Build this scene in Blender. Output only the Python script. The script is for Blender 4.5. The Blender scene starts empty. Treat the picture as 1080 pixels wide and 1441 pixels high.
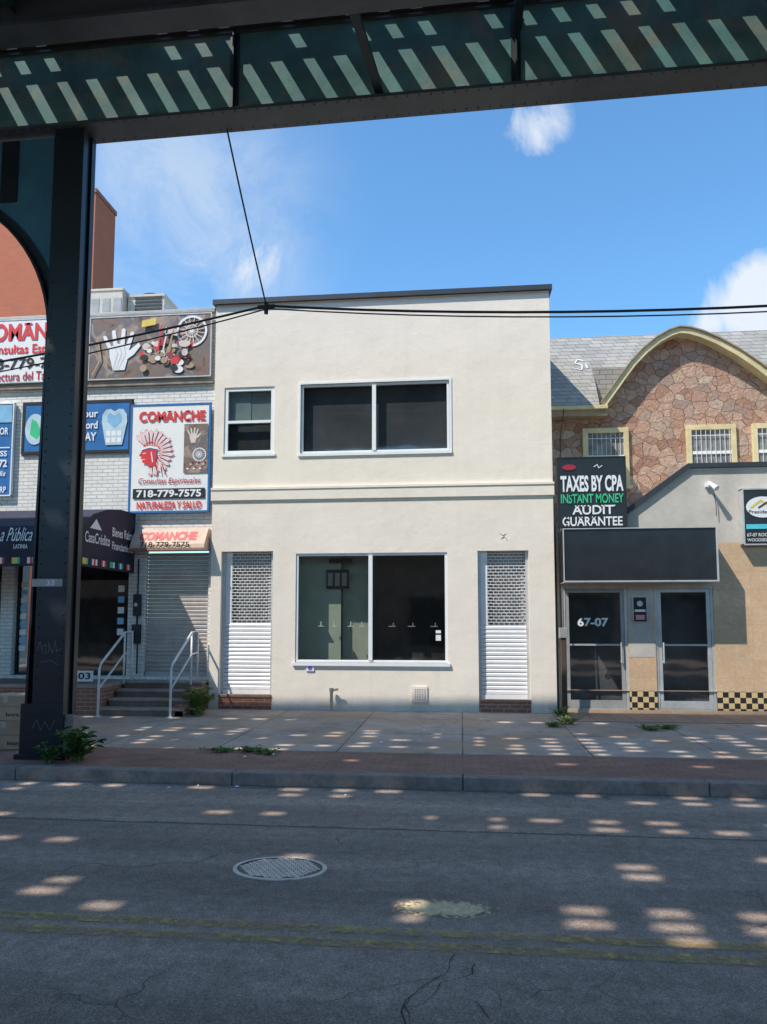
import bpy, bmesh, math, random
from mathutils import Vector, noise as mnoise
random.seed(7)
R=math.radians
scene=bpy.context.scene
COL=scene.collection
scene.view_settings.view_transform='Standard'
scene.view_settings.look='None'
scene.view_settings.exposure=0

# ------------------------------------------------------------------ materials
def newmat(name):
    m=bpy.data.materials.new(name); m.use_nodes=True
    nt=m.node_tree; b=nt.nodes['Principled BSDF']
    return m,nt,b
def N(nt,t,**k):
    n=nt.nodes.new(t)
    for a,v in k.items(): setattr(n,a,v)
    return n
def noise(nt,vec,scale,detail=4,rough=.6,dist=0):
    n=N(nt,'ShaderNodeTexNoise'); n.inputs['Scale'].default_value=scale
    n.inputs['Detail'].default_value=detail; n.inputs['Roughness'].default_value=rough
    n.inputs['Distortion'].default_value=dist
    nt.links.new(vec,n.inputs['Vector']); return n.outputs['Fac']
def ramp(nt,fac,stops):
    r=N(nt,'ShaderNodeValToRGB'); e=r.color_ramp.elements
    while len(e)<len(stops): e.new(.5)
    for i,(p,c) in enumerate(stops):
        e[i].position=p
        if not isinstance(c,tuple): c=(c,c,c)
        e[i].color=(c[0],c[1],c[2],1)
    nt.links.new(fac,r.inputs['Fac']); return r.outputs['Color']
def mix(nt,f,a,b,mode='MIX'):
    n=N(nt,'ShaderNodeMix',data_type='RGBA',blend_type=mode)
    for s,v in ((n.inputs[0],f),(n.inputs[6],a),(n.inputs[7],b)):
        if isinstance(v,bpy.types.NodeSocket): nt.links.new(v,s)
        elif isinstance(v,(int,float)): s.default_value=v if s.type=='VALUE' else (v,v,v,1)
        else: s.default_value=(v[0],v[1],v[2],1)
    return n.outputs[2]
def math_(nt,op,a,b=0.0,c=None):
    n=N(nt,'ShaderNodeMath',operation=op)
    for i,v in enumerate((a,b) if c is None else (a,b,c)):
        if isinstance(v,bpy.types.NodeSocket): nt.links.new(v,n.inputs[i])
        else: n.inputs[i].default_value=v
    return n.outputs[0]
def bump(nt,b,h,s,d=.01):
    n=N(nt,'ShaderNodeBump'); n.inputs['Strength'].default_value=s; n.inputs['Distance'].default_value=d
    nt.links.new(h,n.inputs['Height']); nt.links.new(n.outputs[0],b.inputs['Normal'])
def coord(nt): return N(nt,'ShaderNodeTexCoord').outputs['Object']
def wallvec(nt,v=None):
    s=N(nt,'ShaderNodeSeparateXYZ'); nt.links.new(v or coord(nt),s.inputs[0])
    c=N(nt,'ShaderNodeCombineXYZ')
    nt.links.new(math_(nt,'ADD',s.outputs[0],s.outputs[1]),c.inputs[0]); nt.links.new(s.outputs[2],c.inputs[1])
    return c.outputs[0],s
def paint(name,col,rough=.6,metal=0,var=.18,scale=3,bmp=.15,bs=80,dirt=0,spec=.5,rust=0):
    m,nt,b=newmat(name); v=coord(nt)
    n1=noise(nt,v,scale,6,.65)
    lo=tuple(x*(1-var) for x in col); hi=tuple(min(1,x*(1+var)) for x in col)
    c=ramp(nt,n1,[(.3,lo),(.7,hi)])
    if rust:
        c=mix(nt,math_(nt,'MULTIPLY',ramp(nt,noise(nt,v,scale*.8,9,.75,.6),[(.5,0.0),(.66,1.0)]),rust),c,(.34,.22,.14))
    if dirt:
        n2=noise(nt,v,scale*5,8,.7)
        d=ramp(nt,n2,[(.45,0.0),(.75,1.0)])
        c=mix(nt,math_(nt,'MULTIPLY',d,dirt),c,tuple(x*.35+.01 for x in col))
    nt.links.new(c,b.inputs['Base Color'])
    b.inputs['Roughness'].default_value=rough; b.inputs['Metallic'].default_value=metal
    b.inputs['Specular IOR Level'].default_value=spec
    if bmp: bump(nt,b,noise(nt,v,bs,4),bmp,.004)
    return m
def brickmat(name,c1,c2,mortar,bw=.2,rh=.068,ms=.008,bmp=.6,rough=.85,var=.3,floor=False,dirt=.3,off=.5,marble=None):
    m,nt,b=newmat(name)
    base=coord(nt)
    vec=base if floor else wallvec(nt)[0]
    t=N(nt,'ShaderNodeTexBrick',offset=off); nt.links.new(vec,t.inputs['Vector'])
    t.inputs['Scale'].default_value=1; t.inputs['Brick Width'].default_value=bw; t.inputs['Row Height'].default_value=rh
    t.inputs['Mortar Size'].default_value=ms; t.inputs['Mortar Smooth'].default_value=.3; t.inputs['Bias'].default_value=0
    for k,c in (('Color1',c1),('Color2',c2),('Mortar',mortar)): t.inputs[k].default_value=(*c,1)
    n1=noise(nt,base,1.3,7,.7); n2=noise(nt,base,12,5,.7)
    c=mix(nt,1.0,t.outputs['Color'],ramp(nt,n1,[(.3,1-var),(.7,1.0)]),'MULTIPLY')
    if marble:
        c=mix(nt,ramp(nt,noise(nt,base,6,9,.8,1.5),[(.44,0.0),(.58,.8)]),c,marble)
        c=mix(nt,ramp(nt,noise(nt,base,17,6,.7,.8),[(.55,0.0),(.7,.5)]),c,(.88,.74,.58))
    c=mix(nt,math_(nt,'MULTIPLY',ramp(nt,n2,[(.55,0.0),(.75,1.0)]),dirt),c,tuple(x*.35 for x in c1))
    nt.links.new(c,b.inputs['Base Color']); b.inputs['Roughness'].default_value=rough
    h=math_(nt,'SUBTRACT',math_(nt,'MULTIPLY',noise(nt,base,60,4),.35),t.outputs['Fac'])
    bump(nt,b,h,bmp,.012)
    return m
def stucco():
    m,nt,b=newmat('cream_stucco'); v=coord(nt)
    wv,s=wallvec(nt,v)
    base=(.89,.79,.675)
    n1=noise(nt,v,.9,8,.65,.4)
    c=ramp(nt,n1,[(.3,tuple(x*.94 for x in base)),(.7,tuple(min(1,x*1.03) for x in base))])
    mp=N(nt,'ShaderNodeMapping'); nt.links.new(v,mp.inputs[0]); mp.inputs['Scale'].default_value=(5,5,.35)
    n2=noise(nt,mp.outputs[0],1.2,6,.7)
    c=mix(nt,math_(nt,'MULTIPLY',ramp(nt,n2,[(.52,0.0),(.75,1.0)]),.11),c,(.47,.42,.34))
    g=N(nt,'ShaderNodeMapRange'); nt.links.new(s.outputs[2],g.inputs[0]); g.inputs[1].default_value=.35; g.inputs[2].default_value=0
    gg=math_(nt,'MULTIPLY',g.outputs[0],ramp(nt,noise(nt,v,3,6,.7),[(.35,0.0),(.7,.6)]))
    c=mix(nt,gg,c,(.50,.44,.36))
    g2=N(nt,'ShaderNodeVectorMath',operation='DISTANCE'); nt.links.new(v,g2.inputs[0]); g2.inputs[1].default_value=(-1.1,13,3.3)
    mr=N(nt,'ShaderNodeMapRange'); nt.links.new(g2.outputs['Value'],mr.inputs[0]); mr.inputs[1].default_value=.9; mr.inputs[2].default_value=0; mr.inputs[3].default_value=0; mr.inputs[4].default_value=1
    c=mix(nt,math_(nt,'MULTIPLY',mr.outputs[0],ramp(nt,noise(nt,v,5,6,.7),[(.4,0.0),(.65,.35)])),c,(.68,.59,.51))
    n3=noise(nt,v,14,6,.7)
    c=mix(nt,math_(nt,'MULTIPLY',ramp(nt,n3,[(.6,0.0),(.8,1.0)]),.08),c,(.5,.46,.39))
    nt.links.new(c,b.inputs['Base Color']); b.inputs['Roughness'].default_value=.92
    b.inputs['Specular IOR Level'].default_value=.2
    h=math_(nt,'ADD',math_(nt,'MULTIPLY',noise(nt,v,2.2,5,.6),1.2),math_(nt,'MULTIPLY',noise(nt,v,70,4),.25))
    bump(nt,b,h,.42,.03)
    return m
def stonemat():
    m,nt,b=newmat('flagstone'); v=coord(nt)
    wv,s=wallvec(nt,v)
    nn=N(nt,'ShaderNodeTexNoise'); nt.links.new(wv,nn.inputs['Vector']); nn.inputs['Scale'].default_value=3.5; nn.inputs['Detail'].default_value=4
    wv=mix(nt,.18,wv,nn.outputs['Color'],'ADD')
    mp=N(nt,'ShaderNodeMapping'); nt.links.new(wv,mp.inputs[0]); mp.inputs['Scale'].default_value=(1,1.25,1)
    vo=N(nt,'ShaderNodeTexVoronoi',voronoi_dimensions='2D'); nt.links.new(mp.outputs[0],vo.inputs['Vector']); vo.inputs['Scale'].default_value=4.4
    ve=N(nt,'ShaderNodeTexVoronoi',voronoi_dimensions='2D',feature='DISTANCE_TO_EDGE'); nt.links.new(mp.outputs[0],ve.inputs['Vector']); ve.inputs['Scale'].default_value=4.4
    sc=N(nt,'ShaderNodeSeparateColor'); nt.links.new(vo.outputs['Color'],sc.inputs[0])
    c=ramp(nt,sc.outputs[0],[(0,(.44,.225,.15)),(.3,(.60,.345,.235)),(.6,(.68,.44,.31)),(.85,(.47,.31,.24)),(1,(.72,.52,.38))])
    c=mix(nt,1.0,c,ramp(nt,noise(nt,v,12,7,.75),[(.3,.55),(.7,1.14)]),'MULTIPLY')
    e=ramp(nt,ve.outputs['Distance'],[(.002,0.0),(.028,1.0)])
    c=mix(nt,e,(.33,.20,.14),c)
    nt.links.new(c,b.inputs['Base Color']); b.inputs['Roughness'].default_value=.85
    h=math_(nt,'ADD',math_(nt,'ADD',e,math_(nt,'MULTIPLY',sc.outputs[1],.5)),math_(nt,'MULTIPLY',noise(nt,v,20,5),.9)); bump(nt,b,h,.9,.03)
    return m
def asphalt():
    m,nt,b=newmat('asphalt'); v=coord(nt)
    s=N(nt,'ShaderNodeSeparateXYZ'); nt.links.new(v,s.inputs[0])
    n=noise(nt,v,.55,7,.65,.3); f=noise(nt,v,120,3,.8); g=noise(nt,v,9,7,.75)
    c=ramp(nt,n,[(.3,(.325,.245,.20)),(.7,(.43,.33,.268))])
    k=N(nt,'ShaderNodeMapRange'); nt.links.new(math_(nt,'ADD',s.outputs[1],math_(nt,'MULTIPLY',math_(nt,'SUBTRACT',g,.5),.12)),k.inputs[0]); k.inputs[1].default_value=6.22; k.inputs[2].default_value=6.27
    c=mix(nt,k.outputs[0],c,mix(nt,1.0,c,(1.22,1.2,1.17),'MULTIPLY'))
    c=mix(nt,1.0,c,ramp(nt,f,[(.3,.4),(.5,.97),(.72,2.0)]),'MULTIPLY')
    c=mix(nt,1.0,c,ramp(nt,g,[(.3,.72),(.7,1.22)]),'MULTIPLY')
    mp=N(nt,'ShaderNodeMapping'); nt.links.new(v,mp.inputs[0]); mp.inputs['Scale'].default_value=(.15,1.6,1)
    c=mix(nt,1.0,c,ramp(nt,noise(nt,mp.outputs[0],1.1,4,.6),[(.35,.72),(.65,1.14)]),'MULTIPLY')
    ve=N(nt,'ShaderNodeTexVoronoi',voronoi_dimensions='2D',feature='DISTANCE_TO_EDGE')
    nn=N(nt,'ShaderNodeTexNoise'); nt.links.new(v,nn.inputs['Vector']); nn.inputs['Scale'].default_value=3; nn.inputs['Detail'].default_value=6
    nt.links.new(mix(nt,.35,v,nn.outputs['Color'],'ADD'),ve.inputs['Vector']); ve.inputs['Scale'].default_value=.8
    cr=ramp(nt,ve.outputs['Distance'],[(.002,1.0),(.006,0.0)])
    cm=ramp(nt,noise(nt,v,.7,3),[(.52,0.0),(.6,.8)])
    c=mix(nt,math_(nt,'MULTIPLY',cr,cm),c,(.07,.06,.055))
    c=mix(nt,math_(nt,'MULTIPLY',ramp(nt,noise(nt,v,34,2,.5),[(.70,0.0),(.74,1.0)]),.5),c,(.66,.56,.47))
    sm=N(nt,'ShaderNodeMapRange'); nt.links.new(math_(nt,'ABSOLUTE',math_(nt,'SUBTRACT',math_(nt,'ADD',s.outputs[1],math_(nt,'MULTIPLY',math_(nt,'SUBTRACT',g,.5),.1)),6.24)),sm.inputs[0]); sm.inputs[1].default_value=.012; sm.inputs[2].default_value=.03; sm.inputs[3].default_value=.75; sm.inputs[4].default_value=0
    c=mix(nt,sm.outputs[0],c,(.08,.07,.06))
    nt.links.new(c,b.inputs['Base Color']); b.inputs['Roughness'].default_value=.85
    bump(nt,b,math_(nt,'ADD',f,math_(nt,'MULTIPLY',g,.5)),.6,.01)
    return m
def concrete_slabs():
    m,nt,b=newmat('pavement_concrete'); v=coord(nt)
    t=N(nt,'ShaderNodeTexBrick',offset=.0); nt.links.new(v,t.inputs['Vector'])
    t.inputs['Scale'].default_value=1; t.inputs['Brick Width'].default_value=1.52; t.inputs['Row Height'].default_value=1.5
    t.inputs['Mortar Size'].default_value=.010; t.inputs['Mortar Smooth'].default_value=.2
    t.inputs['Color1'].default_value=(.64,.51,.415,1); t.inputs['Color2'].default_value=(.52,.42,.345,1); t.inputs['Mortar'].default_value=(.15,.12,.10,1)
    c=mix(nt,1.0,t.outputs['Color'],ramp(nt,noise(nt,v,1.2,8,.7),[(.3,.5),(.7,1.12)]),'MULTIPLY')
    c=mix(nt,math_(nt,'MULTIPLY',ramp(nt,noise(nt,v,.8,5,.6),[(.46,0.0),(.6,1.0)]),.6),c,(.56,.36,.22))
    c=mix(nt,1.0,c,ramp(nt,noise(nt,v,70,3,.8),[(.3,.8),(.7,1.18)]),'MULTIPLY')
    sp=ramp(nt,noise(nt,v,6,3,.5),[(.64,0.0),(.68,1.0)])
    c=mix(nt,math_(nt,'MULTIPLY',sp,.5),c,(.15,.12,.10))
    nt.links.new(c,b.inputs['Base Color']); b.inputs['Roughness'].default_value=.9
    bump(nt,b,math_(nt,'SUBTRACT',math_(nt,'MULTIPLY',noise(nt,v,50,4),.4),t.outputs['Fac']),.5,.01)
    return m
def wornpaint(name,col,scale,lo,hi,blob=None):
    m,nt,b=newmat(name); v=coord(nt)
    b.inputs['Roughness'].default_value=.8
    nt.links.new(ramp(nt,noise(nt,v,20,4),[(.3,tuple(x*.6 for x in col)),(.7,col)]),b.inputs['Base Color'])
    f=noise(nt,v,scale,9,.8)
    if blob:
        d=N(nt,'ShaderNodeVectorMath',operation='LENGTH')
        mp=N(nt,'ShaderNodeMapping'); nt.links.new(v,mp.inputs[0]); mp.inputs['Scale'].default_value=(1/blob[0],1/blob[1],0)
        nt.links.new(mp.outputs[0],d.inputs[0])
        f=math_(nt,'SUBTRACT',math_(nt,'ADD',f,.28),math_(nt,'MULTIPLY',d.outputs['Value'],.42))
    f=ramp(nt,f,[(lo,0.0),(hi,1.0)])
    tr=N(nt,'ShaderNodeBsdfTransparent'); mx=N(nt,'ShaderNodeMixShader')
    nt.links.new(f,mx.inputs[0]); nt.links.new(tr.outputs[0],mx.inputs[1]); nt.links.new(b.outputs[0],mx.inputs[2])
    nt.links.new(mx.outputs[0],nt.nodes['Material Output'].inputs[0]); return m
def clearglass(name,tint,refl=.08):
    m,nt,b=newmat(name); nt.nodes.remove(b)
    tr=N(nt,'ShaderNodeBsdfTransparent'); tr.inputs[0].default_value=(*tint,1)
    gl=N(nt,'ShaderNodeBsdfGlossy'); gl.inputs['Roughness'].default_value=.04; gl.inputs[0].default_value=(.9,.95,1,1)
    v=coord(nt)
    bp=N(nt,'ShaderNodeBump'); bp.inputs['Strength'].default_value=.12; bp.inputs['Distance'].default_value=.02
    nt.links.new(noise(nt,v,1.5,2),bp.inputs['Height']); nt.links.new(bp.outputs[0],gl.inputs['Normal'])
    lw=N(nt,'ShaderNodeLayerWeight'); lw.inputs[0].default_value=.5
    p=math_(nt,'POWER',lw.outputs['Facing'],4.0)
    mx=N(nt,'ShaderNodeMixShader'); nt.links.new(math_(nt,'ADD',math_(nt,'MULTIPLY',p,.7),refl),mx.inputs[0])
    nt.links.new(tr.outputs[0],mx.inputs[1]); nt.links.new(gl.outputs[0],mx.inputs[2])
    nt.links.new(mx.outputs[0],nt.nodes['Material Output'].inputs[0]); return m
def collage(name,cols,scale):
    m,nt,b=newmat(name); v,_=wallvec(nt)
    n=N(nt,'ShaderNodeTexNoise'); nt.links.new(v,n.inputs['Vector']); n.inputs['Scale'].default_value=scale; n.inputs['Detail'].default_value=5; n.inputs['Distortion'].default_value=.8
    k=len(cols)
    c=ramp(nt,n.outputs['Fac'],[(.3+.4*i/(k-1),cols[i]) for i in range(k)])
    nt.links.new(c,b.inputs['Base Color']); b.inputs['Roughness'].default_value=.55; return m
def checker(name,sz):
    m,nt,b=newmat(name); v,_=wallvec(nt)
    t=N(nt,'ShaderNodeTexChecker'); nt.links.new(v,t.inputs[0]); t.inputs['Scale'].default_value=1/sz
    t.inputs[1].default_value=(.03,.03,.03,1); t.inputs[2].default_value=(.72,.52,.26,1)
    nt.links.new(t.outputs[0],b.inputs['Base Color']); b.inputs['Roughness'].default_value=.35; return m

m_stucco=stucco()
m_coping=paint('dark_flashing',(.04,.045,.055),.45)
m_whiteframe=paint('white_vinyl',(.85,.85,.84),.4,var=.05)
m_alu=paint('aluminium',(.5,.51,.52),.35,.6,var=.1)
m_glass=clearglass('window_glass',(.74,.77,.72),.06)
m_glassdark=clearglass('tinted_glass',(.52,.53,.53),.09)
m_glassup=clearglass('upper_glass',(.70,.72,.73),.10)
m_room=paint('room_wall_grey',(.50,.53,.47),.9,var=.12)
m_roomdark=paint('room_dark',(.10,.094,.09),.9,var=.4)
m_upreflect=paint('upper_pane_reflection',(.105,.112,.12),.9,var=.4,scale=.9,bmp=0)  # grey of the soft reflections in the upper panes, put into a colour
m_roommid=paint('room_mid_grey',(.34,.335,.33),.9,var=.45,scale=1)
m_shutter=paint('white_shutter_paint',(.88,.86,.85),.45,.1,var=.06,dirt=.12)
m_shuttergrey=paint('grey_shutter_steel',(.50,.45,.42),.5,.2,var=.15,dirt=.3)
m_grille=paint('grille_steel',(.78,.76,.74),.5,.1)
m_redbrick=brickmat('red_brick',(.46,.17,.10),(.36,.135,.08),(.45,.38,.32))
m_whitebrick=brickmat('white_painted_brick',(.93,.89,.84),(.85,.81,.77),(.67,.63,.59),bw=.21,rh=.07,bmp=1.0,var=.16,dirt=.3)
m_stone=stonemat()
m_shingle=brickmat('grey_shingle',(.46,.43,.38),(.36,.335,.30),(.19,.18,.16),bw=.26,rh=.10,ms=.006,bmp=.8,dirt=.4)
m_yellowtrim=paint('cream_yellow_trim',(.76,.62,.34),.6,dirt=.3)
m_browntrim=paint('tan_soffit',(.42,.30,.19),.7)
m_greywall=paint('grey_render',(.58,.53,.47),.9,var=.12,dirt=.15)
m_tile=brickmat('marbled_tan_tile',(.84,.61,.40),(.76,.54,.34),(.56,.43,.30),bw=.3,rh=.3,ms=.003,bmp=.15,rough=.35,var=.3,off=0,dirt=.3,marble=(.66,.40,.22))
m_check=checker('checker_tile',.093)
m_black=paint('black_panel',(.022,.022,.023),.3,var=.3,bmp=0)
m_blackmat=paint('black_matte',(.02,.02,.022),.6)
m_silver=paint('silver_trim',(.58,.58,.56),.4,.3)
m_white=paint('white_ink',(.85,.85,.85),.5,var=.03,bmp=0)
m_whitepanel=paint('white_sign_panel',(.87,.85,.83),.5,var=.05,bmp=0,dirt=.05)
m_tanpanel=paint('tan_sign_panel',(.66,.47,.35),.6,var=.15,bmp=0,dirt=.25)
m_red=paint('red_ink',(.72,.04,.045),.5,var=.05,bmp=0)
m_darkred=paint('dark_red_ink',(.42,.02,.05),.5,var=.05,bmp=0)
m_ink=paint('black_ink',(.015,.015,.02),.5,bmp=0)
m_green=paint('green_ink',(.05,.55,.25),.5,bmp=0)
m_blue=paint('sign_blue',(.03,.16,.42),.4,var=.2,scale=2,bmp=0)
m_lblue=paint('sign_light_blue',(.25,.50,.72),.4,bmp=0)
m_paleblue=paint('sign_pale_blue',(.50,.66,.74),.4,bmp=0)
m_cyan=paint('sign_cyan',(.10,.55,.65),.4,bmp=0)
m_navy=paint('navy_canvas',(.022,.020,.045),.7,var=.3,bmp=.3,bs=300)
m_yellow=paint('yellow_ink',(.80,.6,.12),.5,bmp=0)
m_skin=paint('pale_hand_ink',(.72,.62,.56),.5,bmp=0)
m_photo=collage('printed_photo',[(.10,.05,.035),(.24,.15,.11),(.14,.13,.14),(.42,.30,.22),(.08,.08,.10)],2.4)
m_steel=paint('viaduct_green_paint',(.012,.026,.032),.5,var=.35,scale=1.5,dirt=.35,bmp=.2)
m_web=paint('girder_teal_paint',(.085,.20,.195),.65,var=.3,scale=1.6,dirt=.25,bmp=.2,bs=30,rust=.5,spec=.2)
m_column=paint('column_dark_paint',(.011,.016,.024),.38,var=.3,scale=2,dirt=.2,bmp=.2)
m_plateblue=paint('bracket_sky_reflection',(.04,.14,.22),.35,var=.2,bmp=.1)  # blue of the reflected sky is put into the plate's base colour
m_flange=paint('flange_grey_paint',(.045,.058,.068),.5,var=.3,scale=2,dirt=.45)
m_tie=paint('creosote_wood',(.025,.022,.02),.9,var=.4,bmp=.5)
m_asphalt=asphalt()
m_conc=concrete_slabs()
m_kerb=paint('kerb_stone',(.32,.26,.22),.85,var=.35,scale=3,dirt=.6,bmp=.4,bs=50)
m_paver=brickmat('paver_brick',(.50,.25,.175),(.40,.215,.155),(.24,.165,.13),bw=.2,rh=.1,ms=.006,floor=True,bmp=.5,var=.45)
m_terra=brickmat('terracotta_tile',(.66,.39,.25),(.54,.33,.22),(.34,.23,.18),bw=.3,rh=.3,ms=.01,floor=True,bmp=.4,off=0)
m_ground=paint('earth',(.16,.15,.13),.95)
m_step=paint('step_stone',(.24,.165,.13),.85,var=.25,dirt=.4)
m_steptop=paint('step_tread',(.40,.31,.26),.85,var=.25,dirt=.4)
m_rail=paint('white_rail_paint',(.80,.79,.77),.4,dirt=.15)
m_orange=brickmat('orange_brick',(.50,.14,.07),(.44,.125,.065),(.42,.15,.08),bw=.3,rh=.1,bmp=.1,var=.1,dirt=.05)
m_acbeige=paint('beige_sheet_metal',(.58,.50,.40),.5,dirt=.25)
m_acgrey=paint('grey_sheet_metal',(.36,.35,.33),.5,dirt=.3)
m_cable=paint('cable_rubber',(.012,.012,.014),.6)
m_card=paint('cardboard',(.52,.35,.22),.85,dirt=.15)
m_leaf=paint('weed_leaf',(.095,.17,.035),.6,var=.5,scale=12,bmp=0)
m_leaf2=paint('dry_grass',(.20,.25,.06),.7,var=.4,scale=12,bmp=0)
m_manhole=paint('manhole_iron',(.78,.68,.59),.5,.1,var=.25,scale=9,dirt=.3)
m_hole=paint('manhole_dark',(.20,.17,.15),.7)
m_line=wornpaint('worn_yellow_line',(.70,.49,.19),11,.40,.62)
m_patch=wornpaint('worn_cream_patch',(.95,.74,.43),16,.50,.55,(.42,.2))
m_crack=paint('crack_tar',(.04,.037,.035),.8)
m_purple=paint('purple_tag',(.25,.12,.65),.5,bmp=0)
m_brownpost=paint('brown_post',(.09,.055,.04),.8,dirt=.3)

# ------------------------------------------------------------------ builder
def wl(o):
    v=Vector((0,0,0))
    while o: v=v+o.location; o=o.parent
    return v
GRADE=False
class B:
    def __init__(s): s.v=[];s.f=[];s.m=[]
    def add(s,vs,fs,mi=0):
        o=len(s.v); s.v+= [tuple(p) for p in vs]; s.f+=[tuple(i+o for i in q) for q in fs]; s.m+=[mi]*len(fs); return s
    def box(s,x0,x1,y0,y1,z0,z1,mi=0):
        return s.add([(x0,y0,z0),(x1,y0,z0),(x1,y1,z0),(x0,y1,z0),(x0,y0,z1),(x1,y0,z1),(x1,y1,z1),(x0,y1,z1)],
          [(0,3,2,1),(4,5,6,7),(0,1,5,4),(1,2,6,5),(2,3,7,6),(3,0,4,7)],mi)
    def poly(s,pts,mi=0): return s.add(pts,[tuple(range(len(pts)))],mi)
    def xz(s,pts,y,mi=0): return s.poly([(p[0],y,p[1]) for p in pts],mi)
    def rect(s,x0,x1,z0,z1,y,mi=0): return s.xz([(x0,z0),(x1,z0),(x1,z1),(x0,z1)],y,mi)
    def prism_y(s,pts,y0,y1,mi=0):
        n=len(pts); vs=[(p[0],y0,p[1]) for p in pts]+[(p[0],y1,p[1]) for p in pts]
        return s.add(vs,[tuple(range(n)),tuple(range(2*n-1,n-1,-1))]+[(i,i+n,(i+1)%n+n,(i+1)%n) for i in range(n)],mi)
    def prism_x(s,pts,x0,x1,mi=0):
        n=len(pts); vs=[(x0,p[0],p[1]) for p in pts]+[(x1,p[0],p[1]) for p in pts]
        return s.add(vs,[tuple(range(n)),tuple(range(2*n-1,n-1,-1))]+[(i,i+n,(i+1)%n+n,(i+1)%n) for i in range(n)],mi)
    def ell(s,cx,cz,rx,rz,y,mi=0,n=28): return s.xz([(cx+rx*math.cos(2*math.pi*i/n),cz+rz*math.sin(2*math.pi*i/n)) for i in range(n)],y,mi)
    def ring(s,cx,cz,r0,r1,y,mi=0,n=32,k=1):
        vs=[];fs=[]
        for i in range(n):
            a=2*math.pi*i/n
            vs+=[(cx+k*r0*math.cos(a),y,cz+r0*math.sin(a)),(cx+k*r1*math.cos(a),y,cz+r1*math.sin(a))]
        for i in range(n):
            j=(i+1)%n; fs.append((2*i,2*i+1,2*j+1,2*j))
        return s.add(vs,fs,mi)
    def stroke(s,pts,w,y,mi=0):
        for (x0,z0),(x1,z1) in zip(pts[:-1],pts[1:]):
            d=Vector((x1-x0,z1-z0)); L=d.length
            if L<1e-6: continue
            d/=L; n=Vector((-d.y,d.x))*w/2; e=d*w*.3
            s.xz([(x0-e.x+n.x,z0-e.y+n.y),(x0-e.x-n.x,z0-e.y-n.y),(x1+e.x-n.x,z1+e.y-n.y),(x1+e.x+n.x,z1+e.y+n.y)],y,mi)
            y-=.0004
        return s
    def tube(s,pts,r,n=8,mi=0):
        pts=[Vector(p) for p in pts]; o=[]
        for i,p in enumerate(pts):
            d=(pts[min(i+1,len(pts)-1)]-pts[max(i-1,0)]).normalized()
            up=Vector((0,0,1)) if abs(d.z)<.9 else Vector((1,0,0))
            a=d.cross(up).normalized(); b=d.cross(a)
            rr=r[i] if isinstance(r,(list,tuple)) else r
            o+=[p+(a*math.cos(2*math.pi*k/n)+b*math.sin(2*math.pi*k/n))*rr for k in range(n)]
        fs=[]
        for i in range(len(pts)-1):
            for k in range(n):
                fs.append((i*n+k,i*n+(k+1)%n,(i+1)*n+(k+1)%n,(i+1)*n+k))
        fs+=[tuple(range(n)),tuple(range(len(pts)*n-1,(len(pts)-1)*n-1,-1))]
        return s.add(o,fs,mi)
    def text(s,t,x0,x1,z0,z1,y,mi=0,bold=.02,shear=0,vmap=None,serif=0):
        cu=bpy.data.curves.new('t','FONT'); cu.body=t; cu.offset=bold; cu.shear=shear; cu.resolution_u=3
        ob=bpy.data.objects.new('t',cu); COL.objects.link(ob)
        me=bpy.data.meshes.new_from_object(ob.evaluated_get(bpy.context.evaluated_depsgraph_get()))
        vs=[v.co.copy() for v in me.vertices]; fs=[tuple(p.vertices) for p in me.polygons]
        bpy.data.objects.remove(ob); bpy.data.curves.remove(cu); bpy.data.meshes.remove(me)
        if not vs: return s
        ax=min(v.x for v in vs);bx=max(v.x for v in vs);az=min(v.y for v in vs);bz=max(v.y for v in vs)
        out=[]
        for v in vs:
            X=x0+(v.x-ax)/(bx-ax)*(x1-x0); Z=z0+(v.y-az)/(bz-az)*(z1-z0)
            out.append(vmap(X,Z) if vmap else (X,y,Z))
        s.add(out,fs,mi)
        if serif:
            H=z1-z0; foot=set()
            for q,(o_) in enumerate(out):
                for zz in (z0,z1):
                    if abs(o_[2]-zz)<.012*H+1e-5: foot.add((round(o_[0]/(.16*H)),zz,o_[0]))
            seen=set()
            for k,zz,X in sorted(foot):
                if (k,zz) in seen: continue
                seen.add((k,zz)); d=.12*H
                s.rect(X-.16*H,X+.16*H,zz if zz==z0 else zz-d,zz+d if zz==z0 else zz,y-.0006,mi)
        return s
    def obj(s,name,mats,parent=None,bevel=0,smooth=False,fixn=True,**props):
        if not isinstance(mats,(list,tuple)): mats=[mats]
        if GRADE: s.v=[(p[0],p[1],p[2]+.0165*(p[0]+5)) for p in s.v]
        off=Vector((0,0,0))
        if parent is None and props.get('kind')!='structure':
            xs=[p[0] for p in s.v];ys=[p[1] for p in s.v];zs=[p[2] for p in s.v]
            off=Vector(((min(xs)+max(xs))/2,(min(ys)+max(ys))/2,min(zs)))
        me=bpy.data.meshes.new(name); me.from_pydata([tuple(Vector(p)-off) for p in s.v],[],s.f)
        for m in mats: me.materials.append(m)
        for p,mi in zip(me.polygons,s.m): p.material_index=mi; p.use_smooth=smooth
        if fixn:
            bm=bmesh.new(); bm.from_mesh(me); bmesh.ops.recalc_face_normals(bm,faces=bm.faces); bm.to_mesh(me); bm.free()
        o=bpy.data.objects.new(name,me); COL.objects.link(o)
        if parent: o.parent=parent; o.location=-wl(parent)
        else: o.location=off
        if bevel:
            md=o.modifiers.new('bevel','BEVEL'); md.width=bevel; md.segments=2; md.limit_method='ANGLE'
        for k,v in props.items(): o[k]=v
        return o
def thing(name,loc,label,category,group=None):
    e=bpy.data.objects.new(name,None); COL.objects.link(e); e.location=loc; e.empty_display_size=.3
    e['label']=label; e['category']=category
    if group: e['group']=group
    return e
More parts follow.
